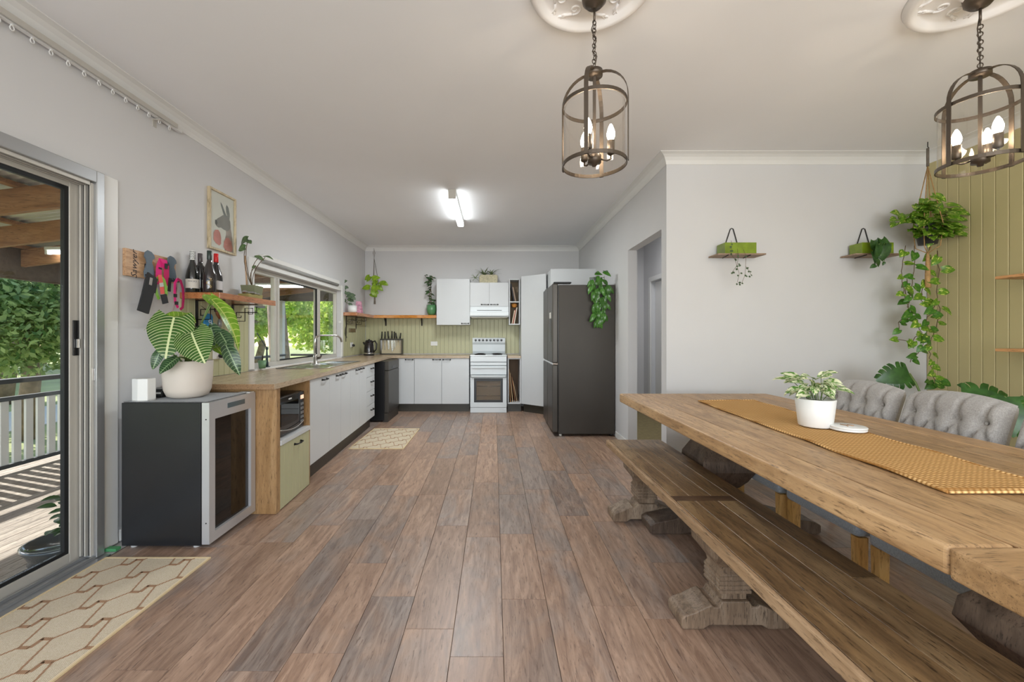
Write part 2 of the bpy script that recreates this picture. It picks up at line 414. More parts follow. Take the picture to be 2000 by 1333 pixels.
# tongue and groove boards: each board one piece
def boards(parent, mat, axis, a, b, z0, z1, face, outward, pitch, thick=.009):
    """axis 'x': boards across X on a wall facing -Y; axis 'y': boards across Y"""
    n = int(round((b-a)/pitch)); p = (b-a)/n; hw = p/2-.0012
    mb = MB()
    if axis == 'x': mb.prism([(-hw, 0), (hw, 0), (hw, -thick+.003), (hw-.004, -thick), (-hw+.004, -thick), (-hw, -thick+.003)], 'z', 0, z1-z0)
    else:
        s = outward; mb.prism([(0, -hw), (s*(thick-.003), -hw), (s*thick, -hw+.004), (s*thick, hw-.004), (s*(thick-.003), hw), (0, hw)], 'z', 0, z1-z0)
    me = mb.mesh('board')
    for i in range(n):
        t = a+(i+.5)*p
        inst('board', me, Matrix.Translation((t, face, z0) if axis == 'x' else (face, t, z0)), parent, mat)
boards(wall_back, M['green'], 'x', WX+.012, .43, .905, 1.56, WY, -1, .072)
boards(wall_left, M['green'], 'y', 2.89, 3.69, .895, 1.478, WX, 1, .066)
boards(wall_left, M['green'], 'y', 6.0, WY-.012, .905, 1.505, WX, 1, .072)
boards(wall_green, M['greenw'], 'y', .3, WD-.002, .08, CE-.085, GX, -1, .08)
# panel seam strip beside the sliding door
struct('trim_2', B(WX, WX+.014, 2.30, 2.405, 0, 2.13), M['trim'], .003)
# ================= kitchen window =================
win = struct('window_1', MB().box(WX, WX+.016, 3.695, 3.77, .905, 1.93).box(WX, WX+.016, 5.93, 5.99, .905, 1.93).box(WX, WX+.016, 3.77, 5.93, 1.86, 1.93), M['trim'], .003)
sill = MB().box(WX-T, WX+.02, 3.77, 5.93, .887, .905)
struct('window_sill', sill, M['trim'], .003, win)
FXa, FXb = WX-.098, WX-.055
for nm, a in (('window_frame', (FXa, FXb, 3.77, 5.93, .906, .95)), ('window_frame', (FXa, FXb, 3.77, 5.93, 1.815, 1.859)), ('window_frame', (FXa, FXb, 3.77, 3.80, .95, 1.815)), ('window_frame', (FXa, FXb, 5.89, 5.93, .95, 1.815)),
              ('mullion', (FXa, FXb, 4.245, 4.29, .95, 1.815)), ('mullion', (FXa-.001, FXb+.012, 4.292, 4.325, .951, 1.814)), ('mullion', (FXa-.001, FXb+.012, 5.255, 5.30, .951, 1.814)), ('mullion', (FXa, FXb, 5.302, 5.36, .95, 1.815))):
    struct(nm, B(*a), M['aluw'], .003, win)
for (y0, y1, x) in ((3.80, 4.245, WX-.08), (4.326, 5.254, WX-.064), (5.361, 5.89, WX-.08)):
    struct('pane', B(x-.002, x+.002, y0, y1, .951, 1.814), M['glass'], 0, win)
for z in (.951, 1.80): struct('gasket', B(WX-.07, WX-.05, 4.326, 5.254, z, z+.013), M['gasket'], 0, win)
struct('gasket', B(WX-.07, WX-.05, 5.242, 5.254, .965, 1.799), M['gasket'], 0, win)
bl = thing('roller_blind', 'rolled up white window blind above the kitchen window', 'blind', (WX, 4.8, 1.95))
obj('cassette', B(WX, WX+.052, 3.86, 5.76, 1.935, 1.985), M['trim'], bl, .008)
obj('blind_roll', MB().cyl((WX+.028, 3.88, 1.925), .020, 1.86, 12, 'y'), paint('blind_grey', (150, 150, 148), .7), bl)
cd = MB().tube([(WX+.05, 5.82, 1.93), (WX+.05, 5.83, 1.5), (WX+.05, 5.82, 1.30)], .0025, 5).tube([(WX+.06, 5.83, 1.93), (WX+.06, 5.84, 1.5), (WX+.06, 5.83, 1.30)], .0025, 5)
obj('cord', cd, M['trim'], bl)
obj('cord_cleat', B(WX+.017, WX+.06, 5.80, 5.86, 1.39, 1.42), M['trim'], bl, .004)
# ================= sliding door =================
door = struct('door_1', MB().box(WX-.12, WX+.045, 2.243, 2.289, 0, 2.12), M['alu'], .003)
struct('door_frame', MB().box(WX-.12, WX+.045, -.6, 2.243, 2.055, 2.12), M['alu'], .003, door)
struct('door_track', MB().box(WX-.12, -2.142, -.6, 2.289, -.05, -.004).box(-2.19, -2.18, -.6, 2.243, -.003, .012).box(-2.245, -2.235, -.6, 2.243, -.003, .012), M['alu'], 0, door)
for x in (-2.195, -2.225, -2.25):
    struct('frame_rib', B(x-.004, x+.004, 2.225, 2.2425, .015, 2.05), M['aluw'], .001, door)
    struct('frame_rib', B(x-.004, x+.004, -.6, 2.222, 2.035, 2.0545), M['aluw'], .001, door)
for x in (-2.209, -2.238): struct('track_gap', B(x-.008, x+.008, 2.238, 2.2428, .013, 2.05), M['gasket'], 0, door)
struct('track_gap', MB().box(-2.22, -2.20, -.6, 2.224, 2.046, 2.0548), M['gasket'], 0, door)
pn = struct('sliding_panel', MB().box(-2.292, -2.262, 2.182, 2.236, .0, 2.05).box(-2.292, -2.262, .4, 2.182, .0, .056).box(-2.292, -2.262, .4, 2.182, 2.012, 2.05).box(-2.292, -2.262, .34, .4, 0, 2.05), M['aluw'], .003, door)
struct('panel_gasket', MB().box(-2.288, -2.266, 2.160, 2.181, .057, 2.011).box(-2.288, -2.266, .401, 2.16, 1.99, 2.011).box(-2.288, -2.266, .401, 2.16, .057, .074), M['gasket'], 0, pn)
struct('pane', B(-2.279, -2.275, .402, 2.159, .0745, 1.989), M['glass'], 0, pn)
struct('lock', MB().box(-2.261, -2.253, 2.196, 2.226, 1.11, 1.30), M['black'], .002, pn)
struct('latch', MB().box(-2.252, -2.24, 2.205, 2.217, 1.15, 1.20), M['chrome'], .002, pn)
struct('strike_plate', MB().box(-2.20, -2.185, 2.235, 2.2425, .97, 1.04), M['chrome'], .002, door)
# ================= curtain track =================
ct = thing('curtain_track', 'white curtain track with plastic gliders high on the left wall', 'curtain track', (WX, 2.0, 2.62))
obj('rail', MB().box(WX+.02, WX+.042, -.6, 2.86, 2.632, 2.640).box(WX+.02, WX+.023, -.6, 2.86, 2.640, 2.658).box(WX+.039, WX+.042, -.6, 2.86, 2.640, 2.658).box(WX+.02, WX+.042, -.6, 2.86, 2.658, 2.6645), M['trim'], ct)
obj('rail', MB().box(WX+.052, WX+.060, -.6, 2.80, 2.634, 2.662), M['aluw'], ct)
for y in (1.62, 2.66): obj('bracket', MB().box(WX, WX+.004, y, y+.03, 2.58, 2.63).box(WX+.003, WX+.050, y, y+.03, 2.622, 2.629), M['aluw'], ct, .001)
gm = MB().tube([(.0, .009*math.cos(a), .011*math.sin(a)) for a in [i*PI/4 for i in range(8)]], .0028, 5, True).box(-.004, .004, -.004, .004, .010, .018).mesh('glider')
for y in [1.50+.028*i for i in range(12)]+[1.86+.082*i for i in range(12)]: inst('glider', gm, Matrix.Translation((WX+.031, y, 2.615)), ct, M['trim'])
# ================= deck outside =================
DX = -4.72; DZ = -.12
M['deck'] = wood('deck_board', (118, 104, 92), (160, 146, 132), (184, 172, 158), 'y', .7, 1.0, 43, .1)
M['rafter'] = wood('rafter_pine', (132, 88, 54), (168, 120, 80), (186, 140, 98), 'x', .6, 1.0, 43, .05)
M['beamd'] = wood('brown_beam', (82, 66, 52), (98, 80, 64), (112, 94, 76), 'x', .6, 1.0, 43, .05)
M['roof'] = paint('zinc_roof_underside', (196, 192, 186), .5, metal=.2, var=.05)
M['railw'] = paint('cream_baluster', (214, 210, 204), .5)
M['raild'] = paint('dark_rail', (62, 64, 66), .45)
deck = struct('deck', B(-5.0, WX-T-.03, -1.0, 9.5, DZ-.18, DZ-.03), paint('deck_frame', (60, 52, 46), .8))
bm_ = B(-.0455, .0455, -5.24, 5.24, -.028, 0).mesh('deck_board')
for i in range(27): inst('deck_board', bm_, Matrix.Translation((-2.40-.0955*i, 4.25, DZ)), deck, M['deck'])
def railing(label, axis, a, b, fixed):
    t = thing('deck_railing', label, 'railing', (fixed, (a+b)/2, DZ) if axis == 'y' else ((a+b)/2, fixed, DZ))
    def bx(u0, u1, d0, d1, z0, z1): return B(fixed+d0, fixed+d1, u0, u1, z0, z1) if axis == 'y' else B(u0, u1, fixed+d0, fixed+d1, z0, z1)
    obj('top_rail', bx(a, b, -.05, .05, .75, .795), M['raild'], t, .005)
    obj('rail', bx(a, b, -.025, .025, .58, .62), M['raild'], t)
    obj('bottom_rail', bx(a, b, -.025, .025, -.07, -.035), M['raild'], t)
    me = bx(-.032, .032, -.012, .012, -.034, .579); 
    if axis == 'y': me.xf(Matrix.Translation((0, 0, 0)))
    mm = me.mesh('baluster'); u = a+.095
    while u < b-.05:
        inst('baluster', mm, Matrix.Translation((0, u, 0) if axis == 'y' else (u, 0, 0)), t, M['railw']); u += .1055
    n = int((b-a)/1.9)
    for i in range(n+1):
        p = a+i*(b-a)/max(n, 1); obj('post', bx(p-.04, p+.04, -.04, .04, DZ, .749) if 0 < i < n else bx(p-.04, p+.04, .051, .11, DZ, .7), M['raild'], t)
railing('dark railed deck balustrade with cream balusters along the outer edge', 'y', -.9, 9.2, DX)
railing('dark railed balustrade across the far end of the deck', 'x', DX+.12, -2.5, 9.3)
# roof
def rz(X): return 2.36-.12*(WX-.08-X)
roof = MB(); nx = 2; ys = np.arange(-1.2, 9.9, .0125)
vs = []; fs = []
for i, y in enumerate(ys):
    z = .009*math.sin(2*PI*y/.076)
    for X in (WX-.11, -5.75): vs.append((X, y, rz(X)+.245+z))
for i in range(len(ys)-1): fs.append((2*i, 2*i+2, 2*i+3, 2*i+1))
roof.add(vs, fs, True)
dr = struct('deck_roof', roof, M['roof'])
def slab(x0, x1, y0, y1, zb, zt):
    return MB().hexa([(x0, y0, rz(x0)+zb), (x1, y0, rz(x1)+zb), (x1, y1, rz(x1)+zb), (x0, y1, rz(x0)+zb)], [(x0, y0, rz(x0)+zt), (x1, y0, rz(x1)+zt), (x1, y1, rz(x1)+zt), (x0, y1, rz(x0)+zt)])
for i in range(-4, 9): obj('rafter', slab(-5.35, WX-.12, 3.21+.71*i, 3.255+.71*i, 0, .19), M['rafter'], dr)
for x in (-2.9, -3.75, -4.6, -5.3): obj('purlin', MB().prism([(x-.035, rz(x)+.195), (x+.035, rz(x)+.195), (x+.035, rz(x)+.228), (x-.035, rz(x)+.228)], 'y', -1.1, 9.7), M['rafter'], dr)
obj('outer_beam', B(-5.43, -5.36, -1.0, 9.6, 1.85, 2.20), M['beamd'], dr)
obj('end_beam', B(-5.35, WX-.13, 9.38, 9.46, 2.0, 2.36), M['beamd'], dr)
post = thing('veranda_post', 'pale painted veranda post at the far corner of the deck', 'post', (-4.84, 9.32, DZ))
obj('shaft', B(-4.90, -4.78, 9.25, 9.37, DZ, 1.999), M['railw'], post, .004)
obj('base_plate', B(-4.92, -4.765, 9.235, 9.375, DZ-.0, DZ+.015), M['alu'], post)
for (x0, x1, y, z, lab) in ((-4.98, -3.78, 4.56, 2.14, 'lit batten light under the deck roof seen through the sliding door'), (-4.62, -3.42, 7.42, 2.10, 'lit batten light under the deck roof seen through the kitchen window')):
    t = thing('batten_light', lab, 'light', ((x0+x1)/2, y, z))
    obj('housing', B(x0, x1, y-.03, y+.035, z+.025, z+.06), M['trim'], t, .004)
    obj('tube', MB().cyl((x0+.03, y, z), .018, x1-x0-.06, 10, 'x'), M['tubeglow'], t)
    obj('end_cap', MB().box(x0, x0+.028, y-.022, y+.022, z-.022, z+.024).box(x1-.028, x1, y-.022, y+.022, z-.022, z+.024), M['trim'], t)
# pot on the deck
dp = thing('potted_shrub', 'glossy grey pot with a small leafy shrub on the deck by the sliding door', 'plant', (-2.53, 2.40, DZ))
gp = paint('grey_glaze', (74, 78, 80), .2, coat=.5)
obj('pot', MB().lathe([(.10, 0), (.125, .03), (.14, .045), (.125, .06), (.14, .075), (.15, .10), (.168, .125), (.172, .142), (.155, .147), (.14, .12), (0.001, .11)], (-2.53, 2.40, DZ), 32), gp, dp)
# ground
struct('ground', B(-60, WX-T, -20, 70, -.72, -.7), paint('lawn', (150, 156, 104), .95, var=.2, scale=.6))
struct('driveway', B(-12.0, -9.6, -4, 40, -.699, -.68), paint('pale_concrete', (206, 198, 188), .9, var=.06))
def leafcloud(name, c, R, n, size, mat, parent, seed, blobs=9):
    rs = np.random.RandomState(seed); R = np.array(R); c = np.array(c)
    bc = rs.normal(size=(blobs, 3)); bc /= np.linalg.norm(bc, axis=1)[:, None]; bc = bc*R*.55*rs.uniform(.4, 1.1, (blobs, 1))
    k = rs.randint(0, blobs, n); d = rs.normal(size=(n, 3)); d /= np.linalg.norm(d, axis=1)[:, None]
    p = c+bc[k]+d*R*.48*rs.uniform(.55, 1.0, (n, 1))
    a = rs.normal(size=(n, 3)); a /= np.linalg.norm(a, axis=1)[:, None]; b = np.cross(a, rs.normal(size=(n, 3))); b /= np.linalg.norm(b, axis=1)[:, None]
    s = size*rs.uniform(.6, 1.3, (n, 1)); V = np.stack([p-a*s, p-b*s*.5, p+a*s, p+b*s*.5], 1).reshape(-1, 3)
    me = bpy.data.meshes.new(name); me.vertices.add(4*n); me.vertices.foreach_set('co', V.ravel())
    me.loops.add(4*n); me.loops.foreach_set('vertex_index', np.arange(4*n, dtype=np.int32))
    me.polygons.add(n); me.polygons.foreach_set('loop_start', np.arange(0, 4*n, 4, dtype=np.int32)); me.polygons.foreach_set('loop_total', np.full(n, 4, dtype=np.int32))
    me.update(); me.validate(); return obj(name, me, mat, parent, stuff=True)
def treeleaf(name, c1, c2, tl=.45):
    m, nt, bs = base_mat(name); g = nt.nodes.new('ShaderNodeNewGeometry')
    col = mix(nt, lin(c1), lin(c2), g.outputs['Random Per Island']); nt.links.new(col, bs.inputs['Base Color']); bs.inputs['Roughness'].default_value = .5
    tr = nt.nodes.new('ShaderNodeBsdfTranslucent'); nt.links.new(col, tr.inputs[0]); ms = nt.nodes.new('ShaderNodeMixShader'); ms.inputs[0].default_value = tl
    nt.links.new(bs.outputs[0], ms.inputs[1]); nt.links.new(tr.outputs[0], ms.inputs[2]); nt.links.new(ms.outputs[0], nt.nodes['Material Output'].inputs[0]); return m
TL = [treeleaf('dark_tree_leaf', (80, 116, 54), (196, 212, 140), .55), treeleaf('bright_tree_leaf', (140, 180, 60), (214, 226, 120)), treeleaf('pale_tree_leaf', (130, 160, 96), (200, 214, 160))]  # dark tree's pale second tone paints sun highlights into the leaves
bark = paint('bark', (132, 112, 96), .9, var=.35, scale=6, bmp=.5)
def tree(label, x, y, h, r, kind, tr=.16, n=9000, seed=1, ls=.10, trunk=None):
    t = thing('tree', label, 'tree', (x, y, -.7), group=None)
    top = trunk or h*.75
    m = MB().tube([(x, y, -.7), (x+.1*r, y-.05, .6), (x-.08*r, y+.1, top*.7), (x+.1*r, y, top)], [tr*1.15, tr, tr*.8, tr*.5], 10)
    m.tube([(x, y, top*.45), (x+.35*r, y+.2, top*.8), (x+.55*r, y+.1, top*1.05)], [tr*.6, tr*.4, tr*.2], 8)
    m.tube([(x, y, top*.5), (x-.35*r, y-.2, top*.85), (x-.5*r, y-.1, top*1.1)], [tr*.6, tr*.4, tr*.2], 8)
    obj('trunk', m, bark, t)
    leafcloud('foliage', (x, y, h-r*.55), (r, r, r*.95), n, ls, TL[kind], t, seed)
TREES = [('broad dark green tree nearest the sliding door beyond the balustrade', -8.6, 7.5, 3.0, 2.0, 0, .13, 26000, 3, .06),
 ('tree with a pale leaning trunk in the left part of the sliding door view', -13.6, 11.3, 4.2, 2.7, 1, .2, 14000, 5, .11),
 ('light green tree filling the left pane of the kitchen window', -9.9, 16.2, 3.7, 2.3, 1, .2, 14000, 8, .11),
 ('thick trunked tree beside the veranda post beyond the far deck railing', -6.4, 12.0, 5.4, 1.5, 2, .27, 4500, 9, .10, 4.6),
 ('bright green tree in the right pane of the kitchen window', -7.0, 20.0, 4.2, 2.6, 1, .2, 14000, 12, .12),
 ('olive green tree far beyond the end railing', -14.5, 25.0, 5.2, 3.8, 1, .2, 14000, 14, .17),
 ('large dark tree at the back of the garden on the door side', -22.0, 18.0, 7.0, 4.6, 0, .25, 16000, 15, .2),
 ('tall pale tree far behind the driveway', -30.0, 27.0, 9.0, 6.0, 2, .3, 15000, 16, .26),
 ('wide green tree at the far back of the window view', -13.0, 36.0, 8.0, 6.0, 1, .3, 15000, 17, .26)]
for a in TREES: tree(*a)
for i, (x, y, k, lab) in enumerate(((-17.6, 8.2, 1, 'low bright hedge beyond the driveway behind the balustrade'), (-4.2, 15.6, 1, 'low leafy hedge just behind the far end railing'), (-20, 12.8, 2, 'pale hedge far left behind the trees'))):
    s = thing('hedge', lab, 'hedge', (x, y, -.7)); leafcloud('foliage', (x, y, .6), (2.6, 2.0, 1.3), 8000, .11, TL[k], s, 30+i)
    obj('stem', MB().tube([(x, y, -.7), (x, y, .6)], .08, 8).tube([(x+1, y, -.7), (x+1, y, .5)], .06, 8).tube([(x-1, y, -.7), (x-1, y, .5)], .06, 8), bark, s)
# ================= kitchen: left run (built along the slightly splayed counter line) =================
def XF(y): return -1.47-.0399*(y-2.74)
def foot(y0, y1, d0, d1, z0, z1):
    """block behind the counter front line: d0..d1 = distance back from it"""
    q = [(XF(y0)-d1, y0), (XF(y0)-d0, y0), (XF(y1)-d0, y1), (XF(y1)-d1, y1)]
    return MB().hexa([(x, y, z0) for x, y in q], [(x, y, z1) for x, y in q])
ZT = .892; TH = .036
def wall_foot(y0, y1, z0, z1):
    return MB().hexa([(WX+.011, y0, z0), (XF(y0), y0, z0), (XF(y1), y1, z0), (WX+.011, y1, z0)], [(WX+.011, y0, z1), (XF(y0), y0, z1), (XF(y1), y1, z1), (WX+.011, y1, z1)])
SY0, SY1, SX0, SX1 = 3.98, 5.04, -2.10, -1.66
wt = thing('worktop', 'L shaped oak look laminate worktop holding the sink', 'worktop', (-1.9, 4.6, ZT))
top = MB()
def quadbox(y0, y1, xa, xb0, xb1):
    top.hexa([(xa, y0, ZT-TH), (xb0, y0, ZT-TH), (xb1, y1, ZT-TH), (xa, y1, ZT-TH)], [(xa, y0, ZT), (xb0, y0, ZT), (xb1, y1, ZT), (xa, y1, ZT)])
quadbox(2.74, SY0, WX+.011, XF(2.74), XF(SY0)); quadbox(SY1, 6.47, WX+.011, XF(SY1), XF(6.47))
quadbox(SY0, SY1, SX1, XF(SY0), XF(SY1)); quadbox(SY0, SY1, WX+.011, SX0, SX0)
obj('top', top, M['laminate'], wt)
obj('top', B(WX+.011, -.392, 6.471, WY-.011, ZT-TH, ZT), M['laminatex'], wt)
edge = MB().hexa([(XF(2.74)+.0005, 2.739, ZT-TH), (XF(2.74)+.0025, 2.739, ZT-TH), (XF(6.47)+.0025, 6.47, ZT-TH), (XF(6.47)+.0005, 6.47, ZT-TH)], [(XF(2.74)+.0005, 2.739, ZT-.001), (XF(2.74)+.0025, 2.739, ZT-.001), (XF(6.47)+.0025, 6.47, ZT-.001), (XF(6.47)+.0005, 6.47, ZT-.001)])
obj('edge_strip', edge, M['laminate'], wt)
obj('edge_strip', B(WX+.012, XF(2.74), 2.7375, 2.7395, ZT-TH, ZT-.001), M['lamedge'], wt, label='darker brown edge strip of the near end')
wt2 = thing('worktop', 'short piece of laminate worktop between stove and tall pantry', 'worktop', (.32, 6.7, ZT))
obj('top', B(.215, .425, 6.47, WY-.011, ZT-TH, ZT), M['laminatex'], wt2, .002)
# handles
def handle_mesh(axis, L=.10):
    m = MB(); h = L/2
    P = (lambda u, v, z: (v, u, z)) if axis == 'y' else (lambda u, v, z: (u, -v, z))
    pts = [P(-h, .004, 0), P(-h*.95, .022, 0), P(-h*.6, .027, 0), P(-h*.3, .025, 0), P(0, .03, 0), P(h*.3, .025, 0), P(h*.6, .027, 0), P(h*.95, .022, 0), P(h, .004, 0)]
    m.tube(pts, [.008, .006, .004, .0045, .006, .0045, .004, .006, .008], 6)
    for s in (-1, 1): m.lathe([(.0001, 0), (.011, .001), (.010, .005), (.0001, .006)], P(s*h, .0, 0), 8, 'x' if axis == 'y' else 'y') if axis == 'y' else m.lathe([(.0001, 0), (.011, -.001), (.010, -.005), (.0001, -.006)], P(s*h, .0, 0), 8, 'y')
    return m.mesh('handle')
HY, HXm = handle_mesh('y'), handle_mesh('x', .115)
def handle(parent, x, y, z, ax='y'): return inst('handle', HY if ax == 'y' else HXm, Matrix.Translation((x, y, z)), parent, M['iron'])
# microwave cabinet
mc = thing('microwave_cabinet', 'oak ended cabinet with open microwave niche over a green grooved front', 'cabinet', (-1.85, 3.07, 0))
obj('end_panel', B(-2.205, XF(2.79)-.008, 2.785, 2.835, .001, ZT-TH-.001), M['endpanel'], mc, .002, label='oak look end panel')
obj('side_panel', foot(3.335, 3.352, .012, .62, .001, ZT-TH-.001), M['endpanel'], mc, label='oak look divider beside the white doors')
obj('back_panel', B(-2.205, -2.19, 2.836, 3.33, .4, ZT-TH-.002), M['endpanel'], mc)
obj('shelf', foot(2.837, 3.333, .0, .60, .452, .486), M['cab'], mc, .003, label='white shelf board under the microwave')
obj('carcass', foot(2.837, 3.333, .03, .62, .001, .45), M['cab'], mc)
n = 8
for i in range(n):
    y0 = 2.84+i*(.492/n); y1 = y0+.492/n-.003
    obj('board', foot(y0, y1, .008, .026, .008, .448), M['green'], mc, .002)
handle(mc, XF(3.11)-.008, 3.11, .405)
obj('filler', foot(2.837, 3.333, .62, .635, .001, .45), M['cab'], mc)
# microwave
mw = thing('microwave', 'black microwave oven in the niche of the wine fridge side cabinet', 'microwave', (-1.75, 3.08, .487))
obj('body', foot(2.87, 3.30, .055, .42, .497, .775), M['black'], mw, .006)
obj('door', foot(2.872, 3.215, .038, .054, .50, .772), paint('gloss_black', (16, 16, 18), .12, coat=.6), mw, .004)
obj('window', foot(2.905, 3.185, .034, .0375, .565, .725), M['darkglass'], mw)
obj('control_panel', foot(3.217, 3.298, .038, .054, .50, .772), paint('panel_black', (26, 26, 28), .2), mw, .004)
obj('display', foot(3.232, 3.285, .035, .0375, .715, .745), emit('orange_display', (1, .4, .12), .8), mw)
for i in range(5):
    for j in range(2): obj('button', foot(3.232+j*.03, 3.253+j*.03, .035, .0375, .53+i*.034, .55+i*.034), paint('button_grey', (120, 120, 120), .4), mw)
obj('badge', foot(3.03, 3.075, .035, .0375, .742, .752), M['trim'], mw)
pts = [(XF(2.875+t*.42)-.030+.012*math.sin(PI*t), 2.875+t*.42, .548-.026*math.sin(PI*t)) for t in [i/10 for i in range(11)]]
obj('handle', MB().tube(pts, .004, 6), M['chrome'], mw)
for y in (2.90, 3.26): obj('foot', foot(y, y+.02, .1, .12, .4865, .498), M['black'], mw)
# base cabinets with doors
def door(parent, y0, y1, hy, z0=.15, z1=.85, hz=.825):
    d = obj('door', foot(y0+.002, y1-.002, .012, .030, z0, z1), M['cab'], parent, .0015)
    hh = inst('handle', HY, Matrix.Translation((XF(hy)-.012, hy, hz)), d, M['iron']); return d
units = [('base_cabinet', 'single door white base cabinet beside the microwave niche', [(3.354, 3.79, 3.66)]),
         ('base_cabinet', 'white double door base cabinet under the near end of the sink', [(3.79, 4.105, 4.02), (4.105, 4.42, 4.19)]),
         ('base_cabinet', 'white double door base cabinet next to the drawers', [(4.42, 4.75, 4.66), (4.75, 5.06, 4.84)])]
for nm, lab, ds in units:
    a, b = ds[0][0], ds[-1][1]
    t = thing(nm, lab, 'cabinet', (XF(a)-.3, (a+b)/2, 0), group=None)
    sk = (a < 5.05 and b > 3.96)
    obj('carcass', foot(a+.001, b-.001, .031, .60, .15, .70 if sk else ZT-TH-.001), M['cab'], t)
    for d in ds: door(t, *d)
    obj('top_rail', foot(a+.001, b-.001, .014, .030, .852, ZT-TH-.001), M['laminate'], t)
du = thing('drawer_unit', 'white four drawer base cabinet beside the dishwasher', 'cabinet', (-1.85, 5.26, 0))
obj('carcass', foot(5.061, 5.449, .031, .60, .15, ZT-TH-.001), M['cab'], du)
zz = [.15, .33, .51, .69, .85]
for i in range(4):
    d = obj('drawer', foot(5.063, 5.447, .012, .030, zz[i]+.002, zz[i+1]-.002), M['cab'], du, .0015)
    inst('handle', HY, Matrix.Translation((XF(5.30)-.012, 5.30, (zz[i]+zz[i+1])/2+.02)), d, M['iron'])
struct('baseboard_left', foot(3.354, 5.449, .075, .09, .001, .149), M['kick'])
# dishwasher
dw = thing('dishwasher', 'freestanding dark steel dishwasher in the corner under the worktop', 'dishwasher', (-1.8, 6.05, 0))
obj('body', B(-2.18, -1.535, 5.73, 6.35, .02, .85), M['black'], dw, .003)
obj('door', B(-1.534, -1.475, 5.73, 6.35, .13, .72), M['fridge'], dw, .006)
obj('control_panel', B(-1.534, -1.475, 5.73, 6.35, .724, .85), M['fridge'], dw, .006)
obj('handle_recess', B(-1.4755, -1.472, 5.93, 6.13, .735, .775), M['black'], dw)
obj('plinth', B(-1.56, -1.485, 5.735, 6.345, .001, .125), M['fridge2'], dw, .003)
# back run
def bdoor(parent, x0, x1, hx, z0=.13, z1=.85, yf=6.49, hz=.83):
    d = obj('door', B(x0+.002, x1-.002, yf, yf+.018, z0, z1), M['cab'], parent, .0015)
    inst('handle', HXm, Matrix.Translation((hx, yf, hz)), d, M['iron']); return d
t = thing('base_cabinet', 'white corner base cabinet right of the dishwasher', 'cabinet', (-1.38, 6.75, 0))
obj('carcass', B(-1.53, -1.265, 6.51, 7.0, .13, ZT-TH-.001), M['cab'], t); bdoor(t, -1.53, -1.265, -1.345)
t = thing('base_cabinet', 'white double door base cabinet left of the stove', 'cabinet', (-.83, 6.75, 0))
obj('carcass', B(-1.263, -.396, 6.51, 7.0, .13, ZT-TH-.001), M['cab'], t); bdoor(t, -1.263, -.83, -.91); bdoor(t, -.83, -.396, -.75)
struct('baseboard_back', B(-1.53, -.396, 6.55, 6.565, .001, .129), M['kick'])
# sink and tap
sk = thing('kitchen_sink', 'stainless double bowl sink with drainer below the window', 'sink', (-1.88, 4.6, ZT))
bowls = [(4.46, 4.73), (4.76, 4.99)]
rim = MB(); z = ZT+.002; z0 = ZT+.0005
xs0, xs1 = SX0-.012, SX1+.012; ya, yb = SY0-.012, SY1+.012
for (a, b, c, d) in ((xs0, xs1, ya, bowls[0][0]), (xs0, xs1, bowls[0][1], bowls[1][0]), (xs0, xs1, bowls[1][1], yb), (xs0, -2.02, bowls[0][0], bowls[0][1]), (xs0, -2.02, bowls[1][0], bowls[1][1]), (-1.70, xs1, bowls[0][0], bowls[0][1]), (-1.70, xs1, bowls[1][0], bowls[1][1])):
    rim.box(a, b, c, d, z0, z+.001)
obj('rim', rim, M['steel'], sk)
for y0, y1 in bowls:
    b = MB(); xa, xb = -2.02, -1.70; zb = ZT-.16
    b.add([(xa, y0, z), (xb, y0, z), (xb, y1, z), (xa, y1, z), (xa+.02, y0+.02, zb), (xb-.02, y0+.02, zb), (xb-.02, y1-.02, zb), (xa+.02, y1-.02, zb)], [(0,4,5,1), (1,5,6,2), (2,6,7,3), (3,7,4,0), (4,7,6,5)])
    o = obj('bowl', b, M['steel'], sk); obj('drain', MB().cyl(((xa+xb)/2, (y0+y1)/2, zb+.001), .03, .004, 16), M['chrome'], o)
rid = MB().tube([(xs0, ya, z+.003), (xs1, ya, z+.003), (xs1, yb, z+.003), (xs0, yb, z+.003)], .004, 6, True)
obj('raised_edge', rid, M['steel'], sk)
rg = MB()
for i in range(7): rg.box(-2.0+.045*i, -1.985+.045*i, 4.12, 4.46, z+.001, z+.005)
obj('drainer_ridges', rg, M['steel'], sk)
tp = thing('tap', 'tall brushed steel kitchen tap with a square arched spout', 'tap', (-1.985, 4.55, z))
TX, TY = -1.985, 4.55
obj('body', MB().lathe([(.03, 0), (.03, .008), (.022, .012), (.022, .10), (.018, .11), (.0001, .112)], (TX, TY, z), 16), M['steel'], tp)
zt = 1.215
pts = [(TX, TY, z+.10), (TX, TY, zt-.04), (TX+.008, TY+.008, zt-.012), (TX+.03, TY+.03, zt)] + [(TX+.03+.03*i, TY+.03+.035*i, zt+.002) for i in range(1, 5)]
pts += [(TX+.175, TY+.20, zt-.004), (TX+.195, TY+.225, zt-.03), (TX+.205, TY+.235, zt-.075)]
obj('spout', MB().tube(pts, .011, 10), M['steel'], tp)
obj('lever', MB().tube([(TX+.02, TY, z+.07), (TX+.05, TY+.0, z+.075), (TX+.07, TY, z+.10)], [.014, .012, .006], 8), M['bronze'], tp)
